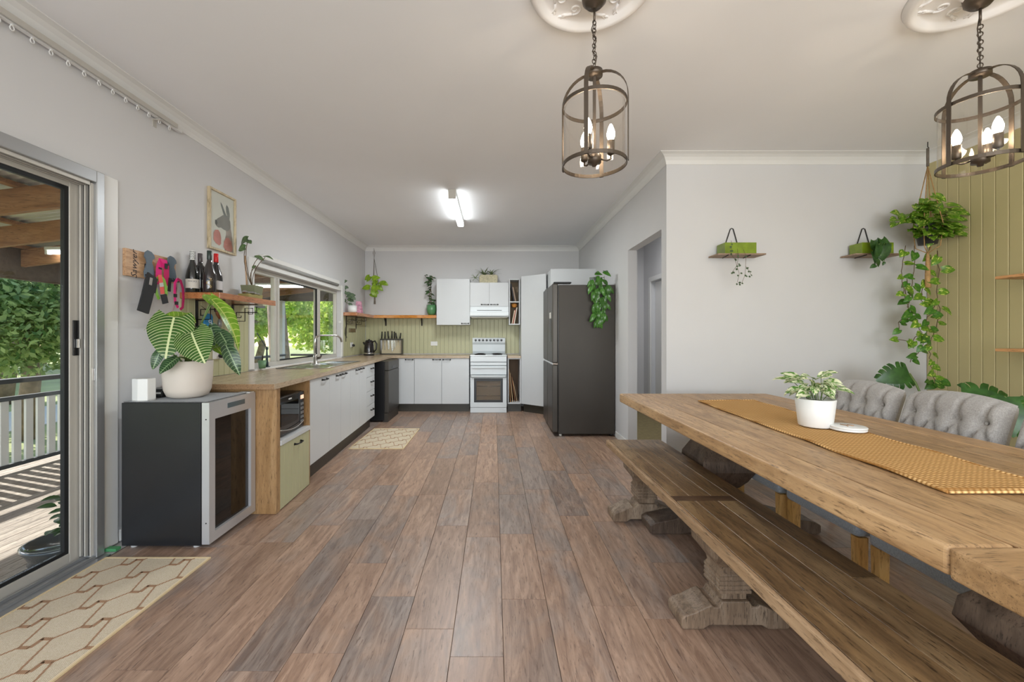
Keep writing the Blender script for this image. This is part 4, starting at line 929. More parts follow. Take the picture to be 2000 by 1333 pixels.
# ================= dining table =================
def footpoly(xa, xb, h, hn):
    """carved foot profile in X,Z"""
    w = xb-xa; c = (xa+xb)/2
    L = [(0, .0), (0, .62*h/h*.0+.035), (.02, h*.55), (.10, h*.72), (.24, h*.95), (.30, h), (.31, h*.93), (.36, h*.93), (.38, h*1.18)]
    pl = [(xa+u*w, z) for u, z in ((0, .012), (0, h*.42), (.03, h*.56), (.13, h*.70), (.22, h*.90), (.285, h), (.30, h*.90), (.345, h*.90), (.37, h*1.12), (.63, h*1.12), (.655, h*.90), (.70, h*.90), (.715, h), (.78, h*.90), (.87, h*.70), (.97, h*.56), (1, h*.42), (1, .012))]
    pl += [(xa+u*w, z) for u, z in ((.985, .001), (.80, .001), (.74, .018), (.26, .018), (.20, .001), (.015, .001))]
    return pl
def pedestal(parent, cx, cy, z1, xa, xb, fw, h, s, mat):
    obj('foot', MB().prism(footpoly(xa, xb, h, 0), 'y', cy-fw/2, cy+fw/2), mat, parent, .006)
    zb = h*1.12
    prof = [(.052, .052, 0), (.052, .052, .030)]
    z = .031
    for i in range(4): prof += [(.066, .066, z), (.066, .066, z+.012), (.061, .061, z+.014), (.061, .061, z+.018)]; z += .019
    H = (z1-zb)/s
    vb = z+.008; rem = H-vb
    for t, r in ((0, .058), (.12, .062), (.3, .085), (.45, .105), (.6, .108), (.75, .095), (.88, .072), (1, .062)): prof.append((r, r*.92, vb+rem*t))
    if s > 1: 
        prof = prof[:len(prof)-8]
        for t, r in ((0, .075), (.1, .10), (.25, .125), (.4, .12), (.6, .085), (.8, .062), (1, .07)): prof.append((r, r*.92, vb+rem*t))
    obj('column', MB().sqlathe([(a*s, b*s, c*s) for a, b, c in prof], (cx, cy, zb)), mat, parent, .002)
tb = thing('dining_table', 'long rustic oak trestle dining table with a thick top', 'table', (1.5, 1.8, 0))
TX0, TX1, TY0, TY1, TZ = .945, 2.05, .55, 3.09, .78
rt_ = random.Random(5)
obj('top_core', B(TX0+.012, TX1-.012, TY0+.01, TY1-.01, TZ-.060, TZ-.024), M['table'], tb)
obj('edge_board', B(TX0, TX0+.145, .852, TY1, TZ-.064, TZ), M['table'], tb, .010, 3)
obj('edge_board', B(TX1-.14, TX1, .852, TY1, TZ-.064, TZ), M['table'], tb, .010, 3)
eb = wood('end_grain_board', (140, 108, 72), (172, 136, 94), (196, 162, 120), 'x', .5, 1.4, 21, .0, bmp=.4)
obj('end_board', B(TX0-.003, TX1+.002, .56, .850, TZ-.066, TZ+.001), eb, tb, .008, 3)
cols = [TX0+.146, 1.235, 1.38, 1.53, 1.67, 1.79, TX1-.141]
for i in range(6):
    y = .8515; cuts = sorted(rt_.sample([1.35, 1.6, 1.9, 2.2, 2.32, 2.6, 2.85], 2)) if i != 1 else [2.32]
    for e in cuts+[TY1-.001]:
        obj('board', B(cols[i]+.0007, cols[i+1]-.0007, y+.0007, e-.0007, TZ-.0238, TZ-.001-rt_.random()*.0008), M['table'], tb, .0012, 1); y = e
pedestal(tb, 1.40, 2.58, TZ-.0605, .955, 2.0, .155, .13, 1.27, M['tableleg'])
pedestal(tb, 1.50, .97, TZ-.0605, .955, 2.045, .20, .13, 1.65, M['tableleg'])
# bench
bn = thing('dining_bench', 'long weathered oak bench on carved pedestal feet in front of the table', 'bench', (1.02, 1.75, 0))
BX0, BX1, BY0, BY1, BZ = .825, 1.225, .55, 3.02, .45
obj('top_core', B(BX0+.01, BX1-.01, BY0+.01, BY1-.01, BZ-.045, BZ-.0205), M['bench'], bn)
be = wood('bench_edge', (132, 104, 74), (172, 140, 106), (194, 164, 130), 'y', .5, 1.0, 41, .04, bmp=.3)
obj('edge_board', B(BX0, BX0+.022, BY0, BY1, BZ-.046, BZ), be, bn, .006)
bc = [BX0+.0225, .935, 1.04, 1.135, BX1]
for i in range(4):
    segs = [(BY0, 1.905), (1.965, BY1)] if i < 3 else [(BY0, 1.3), (1.3, 2.5), (2.5, BY1)]
    for a, b in segs: obj('board', B(bc[i]+.0007, bc[i+1]-.0007, a+.0007, b-.0007, BZ-.020, BZ-rt_.random()*.001), M['bench'], bn, .0015, 1)
obj('cross_piece', B(BX0+.023, 1.1343, 1.906, 1.964, BZ-.020, BZ-.0005), wood('cross_piece_wood', (70, 50, 34), (98, 72, 50), (120, 92, 66), 'x', .45, 1, 3, 0), bn, .001)
for cy in (2.735, 1.76, .80): pedestal(bn, 1.0, cy, BZ-.0455, .775, 1.225, .135, .105, 1.0, M['leg'])
# ================= runner, pot, coasters =================
jm, jnt, jbs = base_mat('jute_weave'); jc = coords(jnt); jc2 = coords(jnt, (1, 1, 1))
jw = jnt.nodes.new('ShaderNodeTexWave'); jw.wave_type = 'BANDS'; jw.bands_direction = 'X'; jw.inputs['Scale'].default_value = 17.5; jw.inputs['Distortion'].default_value = .6; jnt.links.new(jc, jw.inputs[0])
jx = jnt.nodes.new('ShaderNodeTexWave'); jx.wave_type = 'BANDS'; jx.bands_direction = 'Y'; jx.inputs['Scale'].default_value = 21; jx.inputs['Distortion'].default_value = .9; jnt.links.new(jc, jx.inputs[0])
jk = math_(jnt, 'MULTIPLY', jw.outputs[1], jx.outputs[1]); jk2 = math_(jnt, 'POWER', jk, .6)
jnt.links.new(mix(jnt, lin((160, 114, 62)), lin((240, 200, 140)), jk2), jbs.inputs['Base Color']); jbs.inputs['Roughness'].default_value = 1; jbs.inputs['Specular IOR Level'].default_value = .1; bump(jnt, jbs, jk2, .6, .004)
rn = thing('table_runner', 'braided honey coloured jute runner along the dining table', 'table runner', (1.5, 2.0, TZ))
RA = [(1.352, 2.71), (1.735, 2.735), (1.60, 1.13), (1.262, 1.135)]
def runner(u, v):  # u across, v along
    a = Vector(RA[0])*(1-u)+Vector(RA[1])*u; b = Vector(RA[3])*(1-u)+Vector(RA[2])*u
    p = a*(1-v)+b*v; wob = .004*math.sin(v*23)*(1-2*u); curl = max(0, (.03-abs(u)))*0
    return (p.x+wob, p.y, TZ+.0055+.0012*math.sin(v*31+u*3))
vs = []; fs = []; nu, nv_ = 8, 60
for j in range(nv_+1):
    for i in range(nu+1): vs.append(runner(i/nu, j/nv_))
for j in range(nv_):
    for i in range(nu): k = j*(nu+1)+i; fs.append((k, k+nu+1, k+nu+2, k+1))
ro = obj('weave', MB().add(vs, fs, True), jm, rn)
for (pts) in ([runner(0, j/60) for j in range(61)], [runner(1, j/60) for j in range(61)], [runner(i/10, 1) for i in range(11)], [runner(i/10, .988) for i in range(11)], [runner(i/10, 0) for i in range(11)]):
    obj('braid', MB().tube([(p[0], p[1], p[2]-.0005) for p in pts], .0045, 6), jm, rn)
pc = (1.525, 1.945)
pp = thing('potted_plant', 'white tapered pot with green and cream variegated leaves on the dining table', 'plant', (pc[0], pc[1], TZ+.008))
obj('pot', MB().lathe([(.064, 0), (.067, .004), (.080, .128), (.076, .131), (.073, .12), (.001, .115)], (pc[0], pc[1], TZ+.0095), 36), M['potwhite'], pp)
obj('soil', MB().lathe([(.072, .117), (.0001, .121)], (pc[0], pc[1], TZ+.0095), 20), M['soil'], pp)
for i, lab in enumerate(('lower round white marble coaster on the jute runner', 'upper round white marble coaster stacked beside the table plant')):
    t = thing('coaster', lab, 'coaster', (1.605, 1.86, TZ))
    obj('disc', MB().lathe([(.066, 0), (.069, .002), (.069, .007), (.066, .009), (.0001, .009)], (1.605+.002*i, 1.86, TZ+.0105+.0095*i), 32), M['potwhite'], t)
    if i: obj('mark', MB().tube([(1.59, 1.84, TZ+.0300), (1.60, 1.86, TZ+.0300), (1.592, 1.885, TZ+.0300)], .0018, 5).tube([(1.625, 1.85, TZ+.0300), (1.615, 1.875, TZ+.0300)], .0018, 5), paint('gold_vein', (170, 120, 70), .4), t)
# ================= chairs (built facing -X at the origin, then copied) =================
def make_chair(lab):
    t = thing('dining_chair', lab, 'chair', (0, 0, 0), 0, 'grey tufted chairs along the far side of the dining table')
    W2 = .218
    obj('seat', MB().box(-.30, .27, -W2, W2, .345, .455), M['greyblue'], t, .02, 3)
    # tufted back: grid with button dimples and diamond creases
    nu, nv = 44, 30; btn = []
    for r_, zz in ((0, .825), (1, .70), (2, .575)):
        for k in ((-.155, -.052, .052, .155) if r_ % 2 == 0 else (-.207, -.103, 0, .103, .207)): btn.append((k, zz))
    def dist_seg(p, a, b):
        ax, az = a; bx, bz = b; dx, dz = bx-ax, bz-az; L2 = dx*dx+dz*dz
        tt = max(0, min(1, ((p[0]-ax)*dx+(p[1]-az)*dz)/L2)); return math.hypot(p[0]-ax-dx*tt, p[1]-az-dz*tt)
    segs = []
    for a in btn:
        for b in btn:
            if a < b and abs(a[1]-b[1]) > .1 and abs(a[1]-b[1]) < .13 and abs(abs(a[0]-b[0])-.052) < .003: segs.append((a, b))
        if a[1] > .8:
            segs.append((a, (a[0]*1.08, .97)))
    def P(u, v, side):
        y = (u-.5)*2*W2; topz = .945-.03*abs(2*u-1)**2.2; z = .42+(topz-.42)*v
        edge = min(1, min(u, 1-u)/.09); edge = math.sqrt(max(0, 1-(1-edge)**2)); ev = min(1, (1-v)/.10); ev = math.sqrt(max(0, 1-(1-ev)**2))
        th = .055*edge*ev
        x0 = .275+.12*v**1.5
        if side == 0:
            d = 0
            for b in btn: d += .042*math.exp(-((y-b[0])**2+(z-b[1])**2)/(2*.017**2))
            c = min([dist_seg((y, z), a, b) for a, b in segs]) if segs else 1
            d = max(d, .022*math.exp(-c*c/(2*.006**2)))
            return (x0-th+min(d, th*1.0)*1.0, y, z)
        return (x0+.045*edge*ev, y, z)
    m = MB()
    for side in (0, 1):
        vs = [P(i/nu, j/nv, side) for j in range(nv+1) for i in range(nu+1)]; fs = []
        for j in range(nv):
            for i in range(nu):
                k = j*(nu+1)+i; q = (k, k+1, k+nu+2, k+nu+1); fs.append(q[::-1] if side == 0 else q)
        m.add(vs, fs, True)
    bk_ = obj('backrest', m, M['grey'], t)
    for b in btn:
        x = P((b[0]/(2*W2))+.5, (b[1]-.42)/(.945-.42), 0)[0]
        o = obj('button', MB().lathe([(.0001, -.004), (.007, -.002), (.008, .002)], (x-.002, b[0], b[1]), 8, 'x'), M['grey'], bk_)
    for s in (-1, 1):
        obj('leg', MB().prism([(-.29, .344), (-.245, .344), (-.25, .001), (-.28, .001)], 'y', s*.195-.02, s*.195+.02), M['oakleg'], t, .002, label='yellowish oak front leg')
        obj('leg', MB().hexa([(.34, s*.2-.014, .001), (.37, s*.2-.014, .001), (.37, s*.2+.014, .001), (.34, s*.2+.014, .001)], [(.225, s*.19-.02, .344), (.27, s*.19-.02, .344), (.27, s*.19+.02, .344), (.225, s*.19+.02, .344)]), M['oakleg2'], t, .002, label='pale splayed rear leg')
    return t
ch0 = make_chair('grey tufted chair nearest the far end of the table, partly behind the white pot')
CHX = 1.86
ch0.location = (CHX, 2.465, 0)
dup(ch0, (CHX, 1.98, 0), 0, 'grey tufted chair in the middle with its whole back in view')
dup(ch0, (CHX, 1.495, 0), 0, 'grey tufted chair at the right edge of the picture, mostly cut off')
# ================= pendants =================
def link(r=.010, h=.016, w=.0022): return MB().tube([(r*math.cos(a), 0, h*math.sin(a)) for a in [i*PI/5 for i in range(10)]], w, 5, True)
def pendant(lab, x, y, rot, tilt=0):
    t = thing('pendant_lantern', lab, 'pendant light', (0, 0, CE))
    br = M['bronze']
    obj('canopy', MB().lathe([(.0001, -.070), (.012, -.070), (.014, -.064), (.034, -.060), (.052, -.040), (.058, -.003), (.058, -.0015)], (0, 0, CE), 24), br, t)
    ch = MB(); zt_ = CE-.070; zb_ = 2.412; n = 12; st_ = (zt_-.06-zb_)/n
    obj('rod', MB().cyl((0, 0, zt_-.055), .005, .055, 8), br, t)
    lm = link(.0085, st_*.62).mesh('chain_link')
    for i in range(n): inst('chain_link', lm, Matrix.Translation((0.002*math.sin(i*1.7), 0, zt_-.055-st_*(i+.5))) @ Matrix.Rotation(PI/2*(i % 2)+.3, 4, 'Z'), t, br)
    obj('cord', MB().tube([(.004, .004, zt_-.04), (-.012, .006, zt_-.09), (.010, .006, zt_-.14), (-.008, .004, zt_-.19), (.012, .004, zt_-.21), (0, 0, zb_-.005)], .0025, 5), br, t)
    obj('hub', MB().lathe([(.008, .026), (.008, .014), (.036, .012), (.036, -.012), (.0001, -.012)], (0, 0, 2.388), 24), br, t)
    R = .135; zl, zu = 1.975, 2.255
    for z in (zl, zu-.016): obj('ring', MB().lathe([(R+.002, 0), (R+.006, 0), (R+.006, .016), (R+.002, .016), (R+.002, 0)], (0, 0, z), 40, smooth=False), br, t)
    for k in range(4):
        a = rot+k*PI/2; ca, sa = math.cos(a), math.sin(a); pr = [(R+.009, zl), (R+.009, 2.26)]
        for q in range(1, 9):
            th = q/8*PI/2; pr.append((.030+(R-.021)*math.cos(th), 2.26+.128*math.sin(th)))
        m = MB(); vs = []; tw = (-sa*.009, ca*.009)
        for i, (r, z) in enumerate(pr):
            d = .003
            dr, dz = (d, 0) if i < 2 else (d*math.cos((i-1)/8*PI/2), d*math.sin((i-1)/8*PI/2))
            for (sg, o_) in ((-1, 0), (1, 0), (1, 1), (-1, 1)): vs.append(((r+dr*o_)*ca+sg*tw[0], (r+dr*o_)*sa+sg*tw[1], z+dz*o_))
        fs = []
        for i in range(len(pr)-1):
            for j in range(4): fs.append((i*4+j, i*4+(j+1) % 4, i*4+4+(j+1) % 4, i*4+4+j))
        obj('strap', m.add(vs, fs), br, t)
    obj('glass_shade', MB().lathe([(R-.003, 0), (R-.003, .268)], (0, 0, zl+.004), 48), None, t).data.materials.append(M['lampglass'])
    gs = [o for o in t.children if o.name.startswith('glass_shade')][0]
    me = gs.data; bm = bmesh.new(); bm.from_mesh(me); bmesh.ops.delete(bm, geom=[f for f in bm.faces if len(f.verts) > 4], context='FACES'); bm.to_mesh(me); bm.free()
    obj('stem', B(-.006, .006, -.006, .006, 2.0, 2.375), br, t)
    hb = obj('candle_hub', MB().lathe([(.0001, -.012), (.010, -.010), (.012, 0), (.030, .004), (.030, .036), (.006, .038)], (0, 0, 1.985), 20), br, t)
    for k in range(3):
        a = rot+.9+k*2*PI/3; ca, sa = math.cos(a), math.sin(a); r = .072
        ar = obj('arm', MB().tube([(.028*ca, .028*sa, 2.005), (.055*ca, .055*sa, 1.998), (r*ca, r*sa, 2.005), (r*ca, r*sa, 2.025)], .004, 6), br, t)
        obj('socket', MB().lathe([(.012, 0), (.0165, .004), (.0165, .062), (.0001, .0625)], (r*ca, r*sa, 2.024), 16), br, t)
        obj('bulb', MB().lathe([(.010, 0), (.017, .018), (.018, .032), (.012, .055), (.004, .072), (.0001, .074)], (r*ca, r*sa, 2.087), 16), M['bulb'], t)
    t.location = (x, y, CE)
    return t
p1 = pendant('bronze glass lantern pendant with three candle bulbs above the bench end of the ceiling', .448, 1.83, 1.1)
p1['label'] = 'left of the two bronze glass lantern pendants with candle bulbs'; p1['group'] = 'bronze lantern pendants'
dup(p1, (2.172, 1.83, CE), .5, 'right bronze glass lantern pendant in front of the green wall', 'bronze lantern pendants')
# pendant parts were built in place around x=y=0, so move the empties only
M['rose'] = paint('plaster_rose', (232, 229, 226), .7, var=.02)
def rose(lab, x, y):
    t = thing('ceiling_rose', lab, 'ceiling rose', (0, 0, CE))
    prof = [(.0001, -.012), (.075, -.012), (.082, -.020), (.090, -.022), (.098, -.014), (.104, -.006), (.215, -.006), (.224, -.012), (.236, -.030), (.252, -.036), (.266, -.028), (.274, -.010), (.278, -.001), (.0001, -.001)]
    obj('disc', MB().lathe(prof, (0, 0, CE), 64), M['rose'], t)
    sc = MB()
    pts = []
    for i in range(22):
        th = i*.42; r = .030*(1-i/26); pts.append((r*math.cos(th), r*math.sin(th), 0))
    sc.tube(pts, [.006*(1-i/30) for i in range(22)], 6)
    sc.tube([(.03, 0, 0), (.045, -.03, 0), (.07, -.04, 0), (.095, -.022, 0)], [.006, .007, .005, .002], 6)
    for (a, b) in ((.055, -.035), (.075, -.04), (.04, -.02)): sc.tube([(a, b, 0), (a+.006, b-.018, 0), (a+.018, b-.026, 0)], [.005, .006, .001], 6)
    me = sc.mesh('scroll')
    for k in range(10):
        inst('scroll', me, Matrix.Translation((0, 0, CE-.008)) @ Matrix.Rotation(k*2*PI/10, 4, 'Z') @ Matrix.Translation((.150, .0, 0)) @ Matrix.Scale(-1 if k % 2 else 1, 4, (0, 1, 0)), t, M['rose'])
    t.location = (x, y, CE); return t
r1 = rose('white plaster ceiling rose with scrolls above the left pendant', .425, 1.77)
dup(r1, (2.15, 1.77, CE), .2, 'white plaster ceiling rose with scrolls above the right pendant')
# ================= wall items =================
# bottles
def bottle(x, y, lab, shape, glassc, capc, labelc=None, chevron=False):
    z = 1.5235; t = thing('wine_bottle', lab, 'bottle', (x, y, z), 0, 'wine bottles on the orange shelf')
    gm_ = paint('bottle_%s' % lab[:8], glassc, .08, coat=.8, var=.1)
    pr = [(.0001, 0), (.041, .001), (.043, .006), (.043, .115 if shape else .165), (.037, .15 if shape else .195), (.018, .215), (.0145, .235), (.0145, .262)]
    obj('glass_body', MB().lathe(pr, (x, y, z), 24), gm_, t)
    cp_ = obj('cap', MB().lathe([(.0150, .235), (.0155, .236), (.0155, .298), (.014, .300), (.0001, .300)], (x, y, z), 20), paint('capsule_%s' % lab[:8], capc, .35), t)
    if chevron:
        cm = MB()
        for r_ in range(5):
            pts = [(x+.0158*math.cos(a), y+.0158*math.sin(a), z+.243+r_*.0115+(.006 if q % 2 else 0)) for q, a in enumerate([i*PI/6 for i in range(12)])]
            cm.tube(pts, .0022, 4, True)
        obj('chevrons', cm, M['black'], cp_)
    if labelc:
        a0, a1 = -2.2, .35; n = 12
        vs = []; 
        for i in range(n+1):
            a = a0+(a1-a0)*i/n
            for (r, zz) in ((.0434, .03), (.0434, .095)): vs.append((x+r*math.cos(a), y+r*math.sin(a), z+zz))
        lb = obj('label', MB().add(vs, [(2*i, 2*i+2, 2*i+3, 2*i+1) for i in range(n)], True), paint('label_%s' % lab[:8], labelc, .7), t)
        return t, lb
    return t, None
def text(s, size, mat, parent, Mx, name='lettering', shear=0, ext=.0006):
    c = bpy.data.curves.new(name, 'FONT'); c.body = s; c.size = size; c.extrude = ext; c.align_x = 'CENTER'; c.align_y = 'CENTER'; c.shear = shear; c.resolution_u = 2
    tmp = bpy.data.objects.new(name, c); COL.objects.link(tmp)
    me = bpy.data.meshes.new_from_object(tmp.evaluated_get(bpy.context.evaluated_depsgraph_get())); bpy.data.objects.remove(tmp); bpy.data.curves.remove(c)
    return inst(name, me, Mx, parent, mat)
def frame_M(o, xd, yd):
    xd = Vector(xd).normalized(); yd = Vector(yd).normalized(); zd = xd.cross(yd)
    m = Matrix((xd, yd, zd)).transposed().to_4x4(); m.translation = Vector(o); return m
b1, l1 = bottle(-2.16, 2.934, 'dark wine bottle with black and white chevron neck and cream label', True, (30, 32, 30), (226, 226, 222), (204, 196, 186), True)
bottle(-2.172, 3.027, 'dark bottle with grey capsule standing behind the chevron necked one', False, (24, 24, 26), (74, 66, 68))
bottle(-2.035, 2.928, 'dark bottle with green black capsule at the shelf front', True, (38, 32, 32), (38, 52, 46))
b4, l4 = bottle(-2.06, 3.035, 'dark bottle with bright red capsule and pale label', True, (28, 26, 28), (200, 14, 20), (200, 198, 200))
a = -.98
text('WICKS', .017, M['black'], l1, frame_M((-2.16+.0438*math.cos(a), 2.934+.0438*math.sin(a), 1.5235+.078), (-math.sin(a), math.cos(a), 0), (0, 0, 1)))
text('ESTATE', .008, M['black'], l1, frame_M((-2.135+.0388*math.cos(a), 2.945+.0388*math.sin(a), 1.5235+.064), (-math.sin(a), math.cos(a), 0), (0, 0, 1))) if False else None
gl = MB(); bx_, by_ = -2.035, 2.928
pts = []
for i in range(16):
    u = i/15; aa = -1.05+.32*math.sin(u*9); pts.append((bx_+.0440*math.cos(aa), by_+.0440*math.sin(aa), 1.5235+.03+.075*(1-u)))
b3 = [o for o in bpy.data.objects if o.get('label', '').startswith('dark bottle with green')][0]
obj('gold_emblem', gl.tube(pts, .0018, 5), paint('gold_ink', (190, 160, 100), .35, metal=.5), b3)
# carton with silver stones + leggy plant pot
ec = thing('egg_carton', 'low olive carton holding silvery trinkets on the orange shelf', 'carton', (-2.05, 3.36, 1.524))
ecm = paint('olive_card', (150, 140, 84), .8)
obj('tray', MB().prism([(3.25, 1.5235), (3.44, 1.5235), (3.45, 1.556), (3.40, 1.546), (3.36, 1.552), (3.31, 1.546), (3.26, 1.552), (3.24, 1.546)], 'x', -2.03, -1.945), ecm, ec, .003)
for i, (y, x, r) in enumerate(((3.265, -1.985, .022), (3.31, -1.99, .02), (3.355, -1.985, .024), (3.40, -1.99, .022), (3.438, -1.98, .018))):
    t = tag(obj('trinket', MB().lathe([(.0001, -r*.6), (r*.8, -r*.4), (r, 0), (r*.7, r*.5), (.0001, r*.65)], (x, y, 1.549+r*.62), 7, smooth=False), paint('silver_foil', (196, 196, 200), .18, metal=1, var=.2, scale=30)), 'silvery crumpled trinket in the olive carton, %s from the left' % ('first', 'second', 'third', 'fourth', 'fifth')[i], 'trinket', 'trinkets in the carton')
lp = thing('potted_plant', 'square olive pot with a leggy few leaved plant and stake on the orange shelf', 'plant', (-2.12, 3.53, 1.524))
pv = [(.052, 0), (.066, .13)]
obj('pot', MB().sqlathe([(.050, .052, 0), (.062, .066, .125), (.058, .062, .125), (.056, .060, .115)], (-2.10, 3.555, 1.5235)), paint('olive_pot', (122, 126, 98), .7), lp, .003)
obj('stake', MB().tube([(-2.13, 3.53, 1.64), (-2.135, 3.51, 1.90)], .007, 6), M['oakleg2'], lp)
# picture
pf = thing('framed_picture', 'pale timber framed watercolour of a kangaroo in pink boxing gloves', 'picture', (WX, 3.33, 2.1))
PY0, PY1 = 3.165, 3.49; PZ0, PZ1 = 1.895, 2.375
pm = wood('pale_frame', (176, 158, 124), (198, 182, 150), (214, 200, 172), 'z', .5, 1, 5, 0)
for a in ((PY0, PY0+.016, PZ0, PZ1), (PY1-.016, PY1, PZ0, PZ1), (PY0+.016, PY1-.016, PZ0, PZ0+.016), (PY0+.016, PY1-.016, PZ1-.016, PZ1)): obj('frame', B(WX+.001, WX+.026, *a), pm, pf, .0015)
art = obj('print', B(WX+.003, WX+.012, PY0+.0165, PY1-.0165, PZ0+.0165, PZ1-.0165), paint('art_paper', (218, 214, 206), .8), pf)
def flatshape(pts, c, layer, name):
    W_, H_ = PY1-PY0-.034, PZ1-PZ0-.034
    poly = [(PY0+.017+u*W_, PZ1-.017-v*H_) for u, v in pts]
    return obj(name, MB().prism(poly, 'x', WX+.0122+layer*.0004, WX+.0124+layer*.0004), paint('ink_%s_%d' % (name, c[0]), c, .9, var=.15, scale=12), art)
flatshape([(.62, .50), (.80, .44), (.90, .62), (.96, .85), (.98, .99), (.60, .99), (.62, .80), (.66, .66)], (168, 152, 144), 0, 'ink_wash')
flatshape([(.20, .52), (.30, .46), (.44, .40), (.52, .36), (.70, .34), (.84, .42), (.86, .54), (.74, .62), (.56, .62), (.44, .60), (.34, .62), (.24, .60), (.20, .56)], (140, 136, 132), 1, 'ink_head')
flatshape([(.42, .14), (.50, .18), (.62, .30), (.70, .36), (.58, .38), (.50, .28), (.44, .20)], (132, 134, 132), 2, 'ink_ear')
flatshape([(.68, .14), (.76, .18), (.82, .30), (.80, .40), (.72, .37), (.66, .27), (.65, .19)], (138, 138, 134), 3, 'ink_ear')
flatshape([(.20, .50), (.27, .50), (.29, .55), (.25, .59), (.20, .57)], (92, 92, 90), 4, 'ink_nose')
flatshape([(.14, .74), (.20, .68), (.32, .66), (.40, .70), (.44, .78), (.44, .90), (.36, .94), (.22, .91), (.13, .86)], (204, 140, 132), 5, 'ink_glove')
flatshape([(.56, .84), (.64, .76), (.76, .74), (.88, .80), (.94, .92), (.88, .985), (.62, .985), (.54, .94)], (200, 134, 126), 6, 'ink_glove')
obj('glazing', B(WX+.0155, WX+.0165, PY0+.0165, PY1-.0165, PZ0+.0165, PZ1-.0165), M['glass'], pf)
# dog lead rack
bd = thing('lead_rack', 'timber board reading Sawyer with two blue grey dog silhouettes', 'lead rack', (WX, 2.6, 1.7))
yA, yB = X_(0, 1)*0+2.42, 2.80
BY0_, BY1_, BZ0, BZ1 = 2.445, 2.828, 1.578, 1.742
rk = wood('rack_board', (176, 136, 100), (206, 168, 132), (222, 190, 156), 'y', .5, 1, 5, 0)
obj('board', B(WX+.001, WX+.022, BY0_, BY1_, BZ0, BZ1), rk, bd, .002)
text('Sawyer', .058, paint('burnt_lettering', (52, 42, 40), .6), bd, frame_M((WX+.0225, 2.502, 1.652), (0, 0, 1), (0, -1, 0)), shear=.35)
dog = [(.0, -.085), (.062, -.085), (.072, -.05), (.064, -.01), (.052, .015), (.058, .035), (.074, .045), (.070, .064), (.050, .082), (.022, .088), (.004, .074), (-.002, .045), (.010, .028), (.016, .008), (.006, -.02), (-.004, -.05)]
dgm = paint('slate_blue', (84, 98, 110), .5)
for y in (2.555, 2.735):
    o = obj('dog_silhouette', MB().prism([(y+a*1.0, 1.666+b*1.0) for a, b in dog], 'x', WX+.036, WX+.044), dgm, bd, .001)
    obj('spacer', B(WX+.0225, WX+.0355, y+.02, y+.045, 1.64, 1.67), M['black'], o)
    for dy in (.0, .052):
        obj('hook', MB().tube([(WX+.0445, y+dy+.002, 1.60), (WX+.05, y+dy+.002, 1.585), (WX+.075, y+dy+.002, 1.582), (WX+.08, y+dy+.002, 1.60)], .0035, 6), M['black'], o)
def strap(pts, w, th, mat, parent, name='strap'):
    """flat webbing: pts in (y, z, x-offset)"""
    return obj(name, MB().tube([(WX+q[2], q[0], q[1]) for q in pts], w, 8, flat=(th, 1)), mat, parent)
pk, gn, blk, rd = paint('pink_web', (214, 32, 120), .7), paint('lime_web', (128, 178, 70), .7), paint('black_web', (38, 38, 40), .8), paint('coral_web', (226, 92, 84), .7)
def webbing(pts, w, mat, parent, name='strap', th=.003, norm=(1, 0, 0)):
    w *= 1.25
    n = len(pts); vs = []; nv = Vector(norm)
    for i in range(n):
        p = Vector((WX+pts[i][2], pts[i][0], pts[i][1])); a = Vector((WX+pts[max(i-1, 0)][2], pts[max(i-1, 0)][0], pts[max(i-1, 0)][1])); b = Vector((WX+pts[min(i+1, n-1)][2], pts[min(i+1, n-1)][0], pts[min(i+1, n-1)][1]))
        t_ = (b-a).normalized(); s_ = t_.cross(nv).normalized()
        for (u, v) in ((-1, 0), (1, 0), (1, 1), (-1, 1)): vs.append(p+s_*u*w/2+nv*v*th)
    fs = [(3, 2, 1, 0), tuple(n*4-4+k for k in range(4))]
    for i in range(n-1):
        for j in range(4): fs.append((i*4+j, i*4+(j+1) % 4, i*4+4+(j+1) % 4, i*4+4+j))
    return obj(name, MB().add(vs, fs), mat, parent)
t = thing('dog_lead', 'wide black lead pouch hanging at the left end of the rack', 'dog lead', (WX+.05, 2.53, 1.5))
webbing([(2.555, 1.59, .085), (2.535, 1.55, .088), (2.515, 1.46, .085), (2.49, 1.36, .08)], .062, blk, t, 'pouch', .010)
webbing([(2.575, 1.59, .075), (2.565, 1.54, .078), (2.555, 1.49, .078)], .05, blk, t, 'flap', .006)
webbing([(2.535, 1.575, .0985), (2.527, 1.53, .0985)], .016, paint('grey_tag', (150, 144, 140), .5), t, 'tag', .002)
t = thing('dog_collar', 'lime green and coral dog harness hanging beneath the left silhouette', 'dog collar', (WX+.08, 2.6, 1.5))
webbing([(2.612, 1.59, .080), (2.588, 1.56, .080), (2.585, 1.52, .080), (2.600, 1.475, .080), (2.615, 1.45, .080)], .016, gn, t)
webbing([(2.625, 1.60, .080), (2.652, 1.575, .080), (2.668, 1.53, .080), (2.672, 1.49, .080), (2.660, 1.455, .080)], .018, gn, t)
webbing([(2.612, 1.605, .086), (2.620, 1.57, .086), (2.628, 1.53, .086), (2.636, 1.485, .086)], .024, rd, t)
webbing([(2.634, 1.482, .090), (2.650, 1.425, .090)], .034, blk, t, 'buckle', .008)
webbing([(2.62, 1.555, .0895), (2.626, 1.53, .0895)], .025, paint('grey_tag2', (190, 186, 180), .5), t, 'tag', .002)
t = thing('dog_collar', 'hot pink dog harness bundled between the two silhouettes', 'dog collar', (WX+.06, 2.67, 1.65))
webbing([(2.655, 1.55, .05), (2.648, 1.60, .05), (2.650, 1.66, .05), (2.662, 1.705, .055), (2.685, 1.70, .06), (2.695, 1.66, .055)], .034, pk, t)
